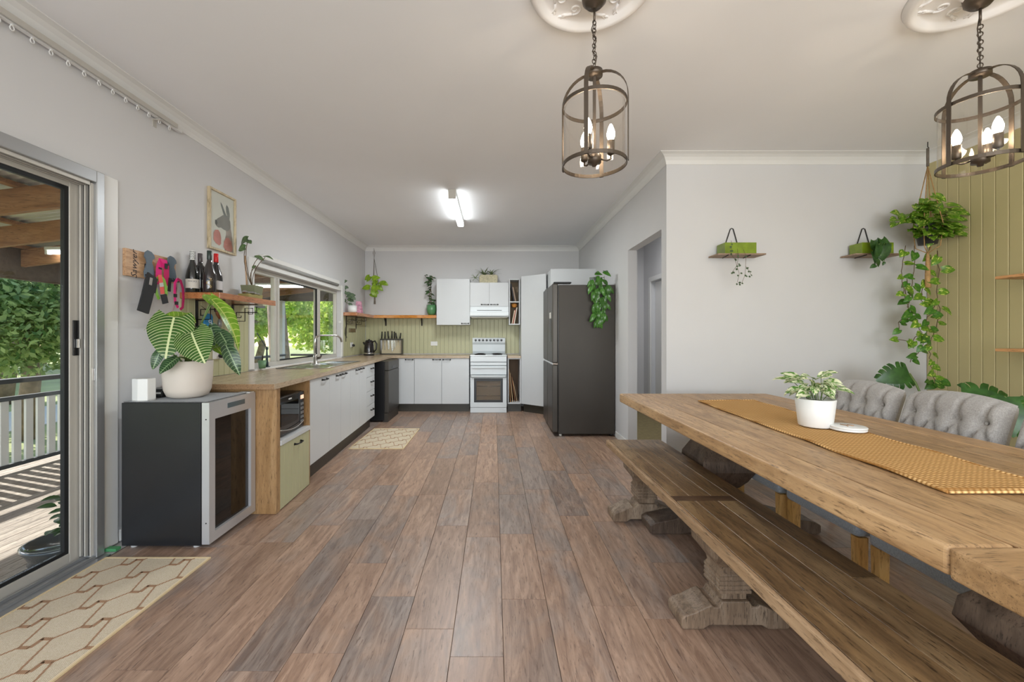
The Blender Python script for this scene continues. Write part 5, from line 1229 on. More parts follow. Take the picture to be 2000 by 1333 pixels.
webbing([(2.700, 1.68, .058), (2.702, 1.62, .058), (2.696, 1.56, .058), (2.680, 1.535, .058), (2.662, 1.55, .058)], .032, paint('magenta_web', (188, 20, 92), .7), t)
for z_ in (1.60, 1.655): webbing([(2.645, z_, .0535), (2.668, z_-.003, .0535)], .008, blk, t, 'slider', .003)
obj('buckle', MB().box(WX+.062, WX+.07, 2.682, 2.70, 1.655, 1.69), blk, t, .002)
t = thing('dog_collar', 'pink dog collar hanging open from the right silhouette', 'dog collar', (WX+.08, 2.79, 1.5))
webbing([(2.765, 1.598, .08), (2.745, 1.57, .08), (2.742, 1.50, .08), (2.748, 1.44, .08), (2.772, 1.405, .08)], .015, pk, t)
webbing([(2.765, 1.600, .08), (2.795, 1.59, .08), (2.815, 1.54, .08), (2.820, 1.47, .08), (2.812, 1.41, .08), (2.79, 1.395, .08)], .015, paint('dark_pink_web', (172, 26, 90), .7), t)
for (y, z_) in ((2.742, 1.485), (2.752, 1.435)): webbing([(y-.013, z_, .0835), (y+.013, z_, .0835)], .018, blk, t, 'buckle', .005)
t = thing('dog_lead', 'short black clip lead hanging behind the pink collar', 'dog lead', (WX+.06, 2.74, 1.55))
webbing([(2.728, 1.60, .062), (2.722, 1.56, .062), (2.718, 1.51, .062)], .018, blk, t); webbing([(2.775, 1.59, .058), (2.778, 1.54, .058), (2.772, 1.50, .058)], .014, blk, t)
# things hanging under the orange shelf
t = thing('blue_pouch', 'bright blue tag with a white round symbol hanging under the orange shelf', 'tag', (WX+.02, 3.09, 1.33))
yc, zc = 3.09, 1.325
obj('body', MB().prism([(yc-.045, zc-.03), (yc-.02, zc-.055), (yc+.02, zc-.055), (yc+.045, zc-.03), (yc+.047, zc+.035), (yc+.03, zc+.058), (yc-.03, zc+.058), (yc-.047, zc+.035)], 'x', WX+.055, WX+.068), paint('bright_blue', (14, 122, 178), .5), t, .003)
obj('symbol', MB().tube([(WX+.069, yc+.012+.012*math.cos(a), zc-.0+.012*math.sin(a)) for a in [i*PI/6 for i in range(12)]], .003, 5, True).tube([(WX+.069, yc+.022, zc-.008), (WX+.069, yc+.034, zc-.022)], .003, 5), M['potwhite'], t)
obj('cord', MB().tube([(WX+.06, yc, zc+.05), (WX+.05, yc, 1.41), (WX+.03, yc-.03, 1.44)], .002, 4), blk, t)
t = thing('glass_ornament', 'small grey bulb ornament on brown string beneath the orange shelf', 'ornament', (WX+.06, 3.21, 1.33))
obj('bulb', MB().lathe([(.0001, -.04), (.012, -.036), (.016, -.01), (.014, .02), (.006, .035), (.0001, .036)], (WX+.06, 3.225, 1.315), 14), paint('smoky_glass', (120, 122, 120), .15, coat=.5), t)
obj('beads', MB().tube([(WX+.06, 3.225, 1.35), (WX+.055, 3.205, 1.385), (WX+.05, 3.20, 1.42), (WX+.045, 3.20, 1.455)], [.009, .012, .010, .006], 7), paint('brown_bead', (122, 70, 40), .4), t)
t = thing('key_hook', 'small dark hook with a key on the green boards under the shelf', 'hook', (WX+.02, 3.40, 1.36))
obj('block', B(WX+.0105, WX+.035, 3.375, 3.41, 1.335, 1.385), paint('dark_brown', (56, 34, 26), .4), t, .004)
obj('key', MB().box(WX+.036, WX+.039, 3.395, 3.405, 1.315, 1.365), M['chrome'], t, .001)
t = thing('shelf_cable', 'thin pink cable running down from the dog lead rack to the plant', 'cable', (WX, 2.86, 1.5))
obj('cable', MB().tube([(WX+.004, 2.875, 1.60), (WX+.004, 2.86, 1.52), (WX+.004, 2.835, 1.42), (WX+.006, 2.80, 1.33)], .002, 5), paint('pale_pink', (190, 150, 150), .5), t)
# wall planter shelves on the dining wall
for i, (px, lab) in enumerate(((1438, 'green trough planter on a small board hung by a black wire, left one'), (1700, 'green trough planter on a small board hung by a black wire, right one'))):
    x = X_(px, WD-.07); zb = 1.22+(655-499)*(WD-.07)/F
    t = thing('hanging_shelf', 'small timber board with black wire triangle holding the %s green trough' % ('left' if i == 0 else 'right'), 'shelf', (x, WD, zb))
    obj('board', B(x-.20, x+.19, WD-.16, WD-.012, zb-.012, zb), wood('planter_board_%d' % i, (128, 104, 84), (162, 138, 116), (180, 158, 136), 'x', .6, 1, 5, 0), t, .002)
    wr = MB().tube([(x-.11, WD-.165, zb-.016), (x-.105, WD-.05, zb+.10), (x+.005, WD-.004, zb+.235), (x+.11, WD-.05, zb+.10), (x+.12, WD-.165, zb-.016)], .0035, 6)
    wr = MB().tube([(x-.12, WD-.168, zb-.016), (x-.085, WD-.02, zb-.014), (x-.075, WD-.012, zb+.05), (x-.012, WD-.006, zb+.235), (x+.0, WD-.005, zb+.24), (x+.012, WD-.006, zb+.235), (x+.06, WD-.012, zb+.05), (x+.09, WD-.02, zb-.014), (x+.06, WD-.168, zb-.016)], .004, 6)
    obj('wire', wr, M['iron'], t)
    tr = thing('trough_planter', lab, 'planter', (x, WD-.08, zb))
    gmt = paint('moss_glaze_%d' % i, (116, 138, 34), .3, var=.25, scale=14, coat=.3)
    obj('trough', MB().box(x-.135, x+.12, WD-.145, WD-.137, zb+.001, zb+.09).box(x-.135, x+.12, WD-.033, WD-.025, zb+.001, zb+.09).box(x-.135, x-.127, WD-.137, WD-.033, zb+.001, zb+.09).box(x+.112, x+.12, WD-.137, WD-.033, zb+.001, zb+.09).box(x-.127, x+.112, WD-.137, WD-.033, zb+.001, zb+.008), gmt, tr)
    obj('soil', B(x-.126, x+.111, WD-.136, WD-.034, zb+.009, zb+.075), M['soil'], tr)
# corner shelf boards on the green right wall
for (z_, y1, lab) in ((1.605, 2.83, 'upper thin timber shelf on the green wall'), (1.108, 2.83, 'lower thin timber shelf on the green wall'), (.60, 2.72, 'lowest timber shelf on the green wall behind the chairs')):
    t = thing('wall_shelf', lab, 'shelf', (GX-.1, 2.0, z_))
    obj('board', B(GX-.21, GX-.0095, 1.4, y1, z_, z_+.02), wood('ply_shelf_%d' % int(z_*100), (190, 134, 80), (214, 160, 104), (226, 178, 126), 'y', .4, 1, 5, 0), t, .002)
    obj('bracket', B(GX-.15, GX-.0095, 1.9, 1.93, z_-.02, z_-.001), M['iron'], t)
# ================= plants =================
def leaf_mesh(name, outline, droop=.25, fold=.25, n=8, wav=0):
    """unit leaf: base at origin, tip at +Y, blade in XY, face up +Z; outline(v) = half width at v"""
    vs = []; fs = []
    for i in range(n+1):
        v = i/n; w = outline(v); z0 = -droop*v*v+.10*droop*math.sin(v*PI)
        for u in (-1, -.5, 0, .5, 1):
            vs.append((u*w, v-(.16*abs(u)**2*max(0, .25-v)*4 if name.startswith('heart') else 0), z0+fold*abs(u)*w-(.35*fold*u*u*w)+wav*math.sin(v*14+u*3)*abs(u)))
    for i in range(n):
        for j in range(4): k = i*5+j; fs.append((k, k+1, k+6, k+5))
    return MB().add(vs, fs, True).mesh(name)
heart = lambda v: .40*max(0.001, (math.sin(PI*min(1, (v+.10)/1.10)**.72)))**.85 if v < 1 else .002
heartw = lambda v: .46*max(0.001, (math.sin(PI*min(1, (v+.12)/1.12)**.70)))**.75 if v < 1 else .002
lance = lambda v: .20*max(.001, math.sin(PI*v**.8))**.8
oval = lambda v: .26*max(.001, math.sin(PI*v))**.7
strapo = lambda v: .035*(1-v)**.5+.004
def copies(fn): return [fn(k) for k in range(1)]
def place(me, base, dirv, up, s, parent, mat, name='leaf', roll=0, sx=1):
    y = Vector(dirv).normalized(); z = Vector(up); z = z-y*z.dot(y)
    if z.length < 1e-4: z = Vector((1, 0, 0))-y*y.x
    z.normalize(); x = y.cross(z)
    R = Matrix((x, y, z)).transposed().to_4x4() @ Matrix.Rotation(roll, 4, 'Y')
    Mx = Matrix.Translation(Vector(base)) @ R @ Matrix.Diagonal((s*sx, s, s, 1))
    o = bpy.data.objects.new(name, me); COL.objects.link(o)
    if not me.materials: me.materials.append(mat)
    o.parent = parent; o.matrix_parent_inverse = inv_of(parent); o.matrix_basis = Mx; return o
def curve(a, b, sag=0, n=6, bow=(0,0,0)):
    a, b = Vector(a), Vector(b); out = []
    for i in range(n+1):
        t = i/n; p = a.lerp(b, t); p.z -= sag*4*t*(1-t); p += Vector(bow)*4*t*(1-t); out.append(tuple(p))
    return out
R_ = random.Random(21)
# --- zebra leaved plant on the wine fridge ---
PX0, PY0_, PZ0_ = -1.868, 2.50, .842
bp = thing('potted_plant', 'large cream pot with big white veined heart leaves on the wine fridge', 'plant', (PX0, PY0_, PZ0_))
obj('pot', MB().lathe([(.0001, 0), (.075, .0), (.105, .014), (.120, .05), (.126, .12), (.129, .220), (.124, .224), (.118, .220), (.116, .205), (.0001, .20)], (PX0, PY0_, PZ0_), 48), M['potcream'], bp)
obj('soil', MB().lathe([(.115, .206), (.0001, .212)], (PX0, PY0_, PZ0_), 20), M['soil'], bp)
zeb = leafmat('zebra_leaf', (42, 78, 24), (66, 106, 34), vein=(202, 210, 158), k=13, veinw=.085, rough=.35, var=.12)
zebd = leafmat('zebra_leaf_dark', (34, 64, 36), (56, 92, 50), vein=(150, 176, 130), k=9, veinw=.06, rough=.3, var=.1)
zebl = leafmat('zebra_leaf_light', (96, 140, 30), (130, 170, 48), vein=(190, 204, 110), k=9, veinw=.06, rough=.35, var=.1)
ZM = leaf_mesh('heart_leaf', heartw, .16, .10, 12, .010); ZD = leaf_mesh('heart_leaf_dark', lambda v: .34*max(.001, math.sin(PI*min(1, (v+.05)/1.05)**.8))**.8 if v < 1 else .002, .15, .25, 12, .012); ZL = leaf_mesh('heart_leaf_light', lambda v: .30*max(.001, math.sin(PI*min(1, (v+.05)/1.05)**.7))**.8 if v < 1 else .002, .30, .35, 12, .010)
def at(px, py, Y): return (X_(px, Y), Y, Z_(py, Y))
ctr = (PX0, PY0_, PZ0_+.21)
def pleaf(me, mat, b, tip, up, parent, stemr=.004, sx=1, ctr_=None, stm=None):
    b, tip = Vector(b), Vector(tip); d = tip-b; L = d.length
    place(me, b, d, up, L, parent, mat, sx=sx)
    c = ctr_ or ctr
    obj('stem', MB().tube(curve((c[0]+R_.uniform(-.02, .02), c[1]+R_.uniform(-.02, .02), c[2]-.01), b, -.02, 6), [stemr*1.4, stemr*1.3, stemr*1.2, stemr*1.1, stemr, stemr, stemr*.8], 6), stm or M['stem'], parent)
pleaf(ZM, zeb, at(340, 620, 2.33), at(321, 694, 2.20), (.55, -1, .25), bp, sx=.92)
pleaf(ZM, zeb, at(374, 650, 2.30), at(394, 703, 2.20), (.35, -1, .25), bp, sx=.95)
pleaf(ZL, zebl, at(355, 622, 2.48), at(274, 627, 2.42), (.1, -.5, 1), bp, sx=1.3)
pleaf(ZL, zebl, at(350, 618, 2.50), at(378, 619, 2.45), (.1, -.5, 1), bp, sx=1.0)
pleaf(ZL, zebl, at(413, 586, 2.52), at(484, 664, 2.50), (.3, -.2, 1), bp, sx=.55)
pleaf(ZL, zebl, at(415, 592, 2.52), at(396, 569, 2.54), (.3, -.6, .8), bp, sx=.9)
pleaf(ZD, zebd, at(411, 640, 2.53), at(428, 690, 2.52), (.4, -1, .2), bp, sx=1.05)
pleaf(ZD, zebd, at(402, 640, 2.56), at(400, 695, 2.54), (.4, -1, .2), bp, sx=1.1)
pleaf(ZD, zebd, at(441, 674, 2.47), at(468, 732, 2.46), (.5, -1, .4), bp, sx=.62)
pleaf(ZD, zebd, at(430, 650, 2.50), at(452, 686, 2.46), (.5, -1, .4), bp, sx=.9)
pleaf(ZD, zebd, at(345, 700, 2.34), at(308, 728, 2.27), (.2, -.8, .8), bp, sx=1.0)
pleaf(ZD, zebd, at(314, 684, 2.42), at(297, 722, 2.38), (.6, -1, .2), bp, sx=.7)
pleaf(ZL, zebl, at(420, 676, 2.52), at(435, 690, 2.49), (.3, -.8, .8), bp)
pleaf(ZM, zeb, at(386, 640, 2.58), at(372, 690, 2.52), (.2, -1, .3), bp, sx=.8)
# --- table pothos ---
vm = leafmat('variegated_leaf', (70, 120, 48), (110, 156, 62), variegate=((232, 234, 200), .46), rough=.35, var=.12)
VL = leaf_mesh('heart_variegated', lambda v: .30*max(.001, math.sin(PI*min(1, (v+.05)/1.05)**.8))**.8 if v < 1 else .002, .25, .4, 7, .01)
pc3 = Vector((1.525, 1.945, TZ+.135))
for i in range(44):
    a = R_.uniform(0, 2*PI); r = R_.uniform(.015, .125); h = R_.uniform(.03, .115)*(1.15-r*3)
    b = pc3+Vector((math.cos(a)*r*.75, math.sin(a)*r*.75, max(.015, h)))
    d = Vector((math.cos(a)*1.0, math.sin(a), R_.uniform(-.5, .6)))
    place(VL, b, d, (d.x*-.3, -.6, 1), R_.uniform(.055, .08), pp, vm, roll=R_.uniform(-.4, .4))
    if i % 2 == 0: obj('stem', MB().tube(curve(pc3+Vector((math.cos(a)*.03, math.sin(a)*.03, 0)), b, -.008, 3), .0016, 4), M['stem'], pp)
# --- hanging pothos in the corner ---
hx, hy = X_(1812, 3.24), 3.24
hp = thing('hanging_plant', 'large trailing yellow green pothos in a rope hanger at the corner of the green wall', 'plant', (hx, hy, 2.62))
obj('hook', MB().tube([(hx, hy, CE-.001), (hx, hy, CE-.04), (hx+.01, hy, CE-.05), (hx, hy, CE-.06)], .003, 6), M['iron'], hp)
obj('rope_wrap', MB().cyl((hx, hy, Z_(325, hy)), .009, Z_(290, hy)-Z_(325, hy), 10), M['greyrope'], hp)
pz = Z_(478, hy)
for k in range(4):
    a = .5+k*PI/2; e = (hx+.085*math.cos(a), hy+.085*math.sin(a), pz+.15)
    obj('rope', MB().tube([(hx, hy, Z_(325, hy)), e, (hx+.07*math.cos(a), hy+.07*math.sin(a), pz-.02), (hx, hy, pz-.07)], .0035, 5), M['rope'], hp)
obj('tassel', MB().tube([(hx, hy, pz-.06), (hx, hy, pz-.10), (hx, hy, pz-.26), (hx, hy, pz-.34)], [.006, .012, .017, .02], 8), M['rope'], hp)
obj('pot', MB().lathe([(.0001, 0), (.055, 0), (.075, .12), (.078, .15), (.070, .148), (.0001, .13)], (hx, hy, pz), 24), paint('charcoal_pot', (46, 48, 48), .4), hp)
pom = leafmat('pothos_leaf', (62, 110, 26), (120, 160, 40), variegate=((206, 214, 110), .36), rough=.35, var=.18)
pod = leafmat('pothos_leaf_green', (44, 92, 28), (84, 134, 44), variegate=((170, 190, 90), .30), rough=.35, var=.18)
PL = leaf_mesh('heart_pothos', heart, .22, .3, 7, .008); PL2 = leaf_mesh('heart_pothos_green', heart, .22, .3, 7, .008)
for i in range(125):
    a = R_.uniform(0, 2*PI); r = abs(R_.gauss(.10, .06)); r = min(r, .22)
    b = Vector((hx+r*math.cos(a)*1.15, hy-.03+r*math.sin(a)*.6, pz+.14+R_.uniform(-.10, .20)*(1.2-r*3)))
    if b.x > GX-.07: b.x = GX-.09
    if b.y > WD-.07: b.y = WD-.09
    d = Vector((math.cos(a), -.5+.3*math.sin(a), R_.uniform(-.7, .25)))
    place(PL, b, d, (0, -.8, .8), R_.uniform(.065, .10), hp, pom, roll=R_.uniform(-.4, .4))
for tip in ((1838, 384),): place(PL, at(1826, 408, hy), Vector(at(1845, 384, hy))-Vector(at(1826, 408, hy)), (0, -1, .3), .10, hp, pom)
vines = [([(1770, 480), (1762, 520), (1764, 560), (1768, 580)], 5), ([(1786, 480), (1786, 530), (1782, 560), (1774, 600), (1782, 615), (1792, 625)], 9), ([(1815, 480), (1812, 540), (1800, 565), (1798, 588), (1826, 598)], 7),
         ([(1826, 598), (1812, 620), (1811, 650), (1804, 672), (1792, 690), (1778, 708)], 10), ([(1830, 490), (1832, 540), (1828, 580), (1836, 610), (1826, 640), (1816, 668), (1816, 700), (1820, 720), (1828, 745)], 16),
         ([(1772, 545), (1766, 575), (1776, 606), (1758, 630), (1752, 650)], 7), ([(1792, 625), (1800, 650), (1780, 668), (1745, 662)], 7), ([(1812, 745), (1822, 750), (1836, 742)], 4)]
for vi, (pts, nl) in enumerate(vines):
    yv = hy-.05+.04*(vi % 3)
    P3 = []
    for p, q in pts:
        X = min(X_(p, yv), GX-.035); P3.append(Vector((X, yv, Z_(q, yv))))
    fine = []
    for i in range(len(P3)-1):
        for k in range(4): fine.append(P3[i].lerp(P3[i+1], k/4)+Vector((R_.uniform(-.006, .006), R_.uniform(-.008, .008), 0)))
    fine.append(P3[-1]); obj('vine', MB().tube(fine, .0025, 5), M['stemb'], hp)
    for k in range(nl):
        t_ = (k+.5)/nl*(len(fine)-1); i = int(t_); b = fine[i].lerp(fine[min(i+1, len(fine)-1)], t_-i); s_ = 1 if k % 2 else -1
        d = Vector((s_*R_.uniform(.5, 1.1), R_.uniform(-.5, .0), R_.uniform(-1.0, .1)))
        L = R_.uniform(.055, .088); tip = b+d.normalized()*L
        if tip.x > GX-.03: d.x = -abs(d.x)
        place(PL2 if vi % 2 else PL, b+Vector((s_*.008, -.01, 0)), d, (0, -1, .35), L, hp, pod if vi % 2 else pom, roll=R_.uniform(-.35, .35))
PL2.materials.clear(); PL2.materials.append(pod)
# --- monstera behind the chairs ---
def monstera_mesh():
    vs = []; fs = []
    def hw(v): return .50*max(.001, math.sin(PI*min(1, (v+.16)/1.16)**.78))**.75
    N = 28
    for i in range(N+1):
        v = i/N; inner = hw(v)*(.58 if .08 < v < .93 else 1)
        for u in (-1, 0, 1): vs.append((u*inner, v, -.25*v*v+.12*abs(u)*inner))
    for i in range(N):
        for j in range(2): k = i*3+j; fs.append((k, k+1, k+4, k+3))
    nf = 6
    for sgn in (-1, 1):
        for f in range(nf):
            v0 = .02+f*.155; v1 = v0+.150
            k = len(vs)
            for t in range(5):
                q = t/4
                for vv in (v0+(.01*q if t < 4 else .03), v1-(.006*q if t < 4 else .025)):
                    r = hw(min(.98, vv))*(.54+.46*q); lift = .20*q*(1-vv)
                    vs.append((sgn*r, vv-(.12*q*q if f < 2 else -.05*q*q), -.25*vv*vv+.10*r-.10*q*q))
            for t in range(4):
                a = k+2*t; fs.append((a, a+1, a+3, a+2) if sgn < 0 else (a, a+2, a+3, a+1))
    return MB().add(vs, fs, True).mesh('monstera_leaf')
mm = monstera_mesh(); mmat = leafmat('monstera_green', (40, 78, 30), (64, 110, 44), rough=.3, var=.12)
mp = thing('monstera_plant', 'monstera with split leaves in a dark pot behind the grey chairs', 'plant', (2.95, 2.75, 0))
mc_ = (2.95, 2.75, .36)
obj('pot', MB().lathe([(.0001, 0), (.11, 0), (.15, .30), (.155, .33), (.145, .328), (.0001, .30)], (2.95, 2.75, .001), 28), paint('dark_planter', (58, 56, 54), .5), mp)
obj('soil', MB().lathe([(.143, .305), (.0001, .31)], (2.95, 2.75, .001), 16), M['soil'], mp)
def mleaf(b, tip, up, sx=1.0):
    b, tip = Vector(b), Vector(tip); place(mm, b, tip-b, up, (tip-b).length, mp, mmat, sx=sx)
    obj('stem', MB().tube(curve(mc_, b, -.06, 6, (.03, 0, 0)), .007, 7), M['stem'], mp)
mleaf(at(1776, 730, 2.95), at(1722, 742, 2.95), (.1, -1, .35), 1.0)
mleaf(at(1878, 778, 2.62), at(1996, 786, 2.45), (-.3, -1, .7), 1.15)
mleaf(at(1965, 775, 2.50), at(1990, 850, 2.40), (-.5, -.9, .3), .8)
mleaf(at(1850, 775, 2.75), at(1800, 762, 2.85), (0, -.6, 1), .7)
mleaf((2.85, 2.55, .55), (2.62, 2.42, .45), (0, -.3, 1), 1.0)
# --- plants in the wall troughs ---
x1_, x2_ = X_(1438, 3.40), X_(1700, 3.40); zt_ = 1.22+(655-499)*3.40/F
smt = leafmat('tiny_dark_leaf', (58, 78, 52), (84, 104, 70), rough=.5)
SL = leaf_mesh('oval_tiny', lambda v: .42*max(.001, math.sin(PI*v))**.6, .1, .2, 4)
tp1 = thing('trailing_plant', 'sparse thread like trailing plant hanging under the left wall trough', 'plant', (x1_, 3.30, zt_))
ys_ = 3.285
for pts in ([(1430, 487), (1428, 497), (1436, 508), (1440, 522), (1444, 535), (1440, 552)], [(1452, 488), (1457, 500), (1456, 525), (1455, 538), (1448, 555)], [(1440, 486), (1442, 500), (1440, 518), (1430, 532)], [(1456, 520), (1464, 530), (1467, 538)], [(1428, 470), (1430, 480), (1428, 487)]):
    fine = [Vector(at(p, q, ys_)) for p, q in pts]; obj('stem', MB().tube(fine, .0014, 4), M['stemb'], tp1)
    for k in range(1, len(fine)):
        for r_ in range(2): place(SL, fine[k]+Vector((R_.uniform(-.012, .012), 0, R_.uniform(-.01, .01))), (R_.uniform(-1, 1), -.3, R_.uniform(-1, .3)), (0, -1, .2), R_.uniform(.014, .022), tp1, smt)
tp2 = thing('trailing_plant', 'dark green heart leaved plant spilling from the right wall trough', 'plant', (x2_+.1, 3.30, zt_))
dh = leafmat('dark_heart_leaf', (40, 70, 34), (66, 102, 48), variegate=((150, 180, 110), .24), rough=.3)
DL = leaf_mesh('heart_dark', heart, .2, .3, 7, .008)
for (a, b, y) in (((1708, 470), (1716, 500), 3.26), ((1722, 468), (1734, 500), 3.25), ((1716, 478), (1712, 512), 3.22), ((1726, 480), (1722, 515), 3.22), ((1704, 492), (1716, 520), 3.23), ((1712, 508), (1720, 524), 3.24), ((1730, 478), (1742, 494), 3.24), ((1710, 518), (1698, 524), 3.25), ((1728, 500), (1732, 506), 3.25), ((1727, 512), (1724, 520), 3.25), ((1738, 476), (1734, 492), 3.26)):
    A_, B_ = Vector(at(a[0], a[1], y)), Vector(at(b[0], b[1], y)); place(DL, A_, B_-A_, (R_.uniform(-.5, .5), -1, .3), (B_-A_).length*.85, tp2, dh, roll=R_.uniform(-.5, .5))
    obj('stem', MB().tube(curve((x2_+.07, 3.33, zt_+.08), A_, -.02, 4), .0018, 4), M['stem'], tp2)
# --- trailing plant on the fridge ---
fx, fy, fz = X_(1166, 4.98), 5.0, 1.826
fp = thing('potted_plant', 'glossy trailing plant in a small grey pot spilling down the fridge side', 'plant', (fx, fy, fz))
obj('pot', MB().lathe([(.0001, 0), (.045, 0), (.06, .09), (.056, .09), (.0001, .08)], (fx-.02, fy+.02, fz+.0), 20), paint('steel_pot', (130, 136, 140), .3, metal=.5), fp)
hm = leafmat('hoya_leaf', (46, 100, 36), (96, 146, 60), rough=.22, var=.25); HL = leaf_mesh('lance_hoya', lambda v: .22*max(.001, math.sin(PI*v**.85))**.75, .30, .5, 6)
for i in range(72):
    t_ = R_.random()**.9; w_ = .125*(1-t_*.55); z_ = fz+.16-t_*.60
    b = Vector((fx+R_.uniform(-w_, w_), F0-.02-R_.uniform(.0, .05)-(.02 if z_ < fz else 0)+(.05 if z_ > fz+.06 else 0), z_))
    d = Vector((R_.uniform(-.5, .5)+(b.x-fx)*3*(1-t_), -.25, -1+R_.uniform(-.2, .35)+(.7 if z_ > fz+.10 else 0)))
    place(HL, b, d, (R_.uniform(-.4, .4), -1, .3), R_.uniform(.085, .12), fp, hm)
for (a, b) in (((1152, 545), (1158, 590)), ((1170, 540), (1172, 620)), ((1180, 540), (1180, 600)), ((1160, 545), (1163, 600))):
    obj('stem', MB().tube([(fx, fy-.03, fz+.10), (X_(a[0], 4.88), F0-.03, fz+.08)]+curve(at(a[0], a[1], F0-.035), at(b[0], b[1], F0-.03), 0, 4), .003, 5), M['stem'], fp)
for (a, b) in (((1158, 618), (1154, 630)), ((1172, 622), (1170, 640)), ((1178, 620), (1177, 634))): 
    A_, B_ = Vector(at(a[0], a[1], F0-.05)), Vector(at(b[0], b[1], F0-.05)); place(HL, A_, B_-A_, (0, -1, .2), (B_-A_).length, fp, hm, sx=1.7)
# --- hanging plant in the back left corner ---
cx_, cy_ = X_(733, 6.80), 6.80
cp2 = thing('hanging_plant', 'small lime leaved plant in a black pot hung on grey rope in the kitchen corner', 'plant', (cx_, cy_, 2.7))
zp = Z_(565, cy_)
obj('rope_loop', MB().tube([(X_(729, cy_), cy_+.04, Z_(484, cy_)), (X_(729, cy_)-.01, cy_+.03, Z_(494, cy_)), (X_(730, cy_), cy_+.02, Z_(505, cy_)), (X_(730, cy_)+.01, cy_+.03, Z_(494, cy_))], .005, 5, True), M['greyrope'], cp2)
for k in range(3):
    a = k*2*PI/3+.4; obj('rope', MB().tube([(X_(730, cy_), cy_+.02, Z_(505, cy_)), (cx_+.055*math.cos(a), cy_+.055*math.sin(a), zp+.09), (cx_+.04*math.cos(a), cy_+.04*math.sin(a), zp-.01), (cx_, cy_, zp-.03)], .004, 5), M['greyrope'], cp2)
obj('tassel', MB().tube([(cx_, cy_, zp-.03), (cx_-.01, cy_, zp-.12), (cx_-.01, cy_, zp-.25)], [.012, .012, .017], 7), M['greyrope'], cp2)
obj('pot', MB().lathe([(.0001, 0), (.045, .02), (.058, .10), (.052, .10), (.0001, .09)], (cx_, cy_, zp), 18), paint('black_pot', (50, 46, 46), .4), cp2)
lm_ = leafmat('lime_leaf', (110, 150, 28), (158, 186, 50), rough=.35, var=.2); LL = leaf_mesh('heart_lime', heart, .22, .3, 6)
for (a, b) in (((722, 540), (712, 546)), ((716, 548), (726, 540)), ((727, 545), (742, 541)), ((735, 548), (728, 560)), ((722, 562), (706, 562)), ((735, 558), (727, 576)), ((738, 560), (746, 566)), ((728, 568), (736, 580)), ((736, 575), (728, 566)), ((742, 556), (752, 550)), ((730, 552), (740, 560)), ((746, 552), (757, 556)), ((724, 574), (732, 578))):
    y = cy_-.07+R_.uniform(-.03, .03); A_, B_ = Vector(at(a[0], a[1], y)), Vector(at(b[0], b[1], y)); place(LL, A_, B_-A_, (0, -1, .5), max(.11, (B_-A_).length), cp2, lm_)
    obj('stem', MB().tube(curve((cx_, cy_, zp+.09), A_, -.02, 3), .002, 4), M['stem'], cp2)
# --- white pot plant and pink card on the far shelf ---
wx_, wy_ = -2.11, 6.10
wp = thing('potted_plant', 'white pot with a tall thin leafy plant at the end of the corner shelf', 'plant', (wx_, wy_, 1.556))
obj('pot', MB().lathe([(.0001, 0), (.058, 0), (.064, .03), (.064, .105), (.059, .103), (.0001, .095)], (wx_, wy_, 1.5555), 24), M['potwhite'], wp)
gm2 = leafmat('grey_green_leaf', (70, 88, 70), (104, 122, 92), rough=.4, var=.2); GL = leaf_mesh('oval_grey', lambda v: .32*max(.001, math.sin(PI*v))**.7, .2, .3, 5)
b0 = (wx_, wy_, 1.655)
st1 = [b0, at(674, 590, wy_), at(672, 570, wy_), at(668, 555, wy_), at(664, 545, wy_)]
st2 = [b0, at(678, 592, wy_-.02), at(684, 580, wy_-.03)]
for s_ in (st1, st2): obj('stem', MB().tube(s_, .0035, 5), M['stem'], wp)
for (a, b) in (((668, 548), (663, 541)), ((668, 552), (677, 548)), ((670, 558), (675, 565)), ((671, 560), (680, 562)), ((672, 558), (666, 562)), ((674, 575), (684, 572)), ((676, 580), (692, 576)), ((678, 584), (690, 588)), ((676, 590), (670, 584)), ((680, 592), (688, 597)), ((676, 575), (672, 568)), ((684, 580), (694, 584))):
    y = wy_-R_.uniform(0, .03); A_, B_ = Vector(at(a[0], a[1], y)), Vector(at(b[0], b[1], y)); place(GL, A_, B_-A_, (.2, -1, .4), max(.075, (B_-A_).length*1.1), wp, gm2)
pkc = thing('greeting_card', 'pink and lilac folded card standing beside the white pot on the corner shelf', 'card', (-2.1, 6.30, 1.556))
for k, s_ in enumerate((-1, 1)):
    obj('panel', MB().hexa([(-2.13, 6.30+s_*.055, 1.5555), (-2.03, 6.30+s_*.055, 1.5555), (-2.03, 6.30+s_*.052, 1.5555), (-2.13, 6.30+s_*.052, 1.5555)], [(-2.12, 6.30+s_*.004, 1.74), (-2.04, 6.30+s_*.004, 1.74), (-2.04, 6.30+s_*.001, 1.74), (-2.12, 6.30+s_*.001, 1.74)]), paint('card_pink_%d' % k, (206, 150, 170), .7, var=.35, scale=30), pkc)
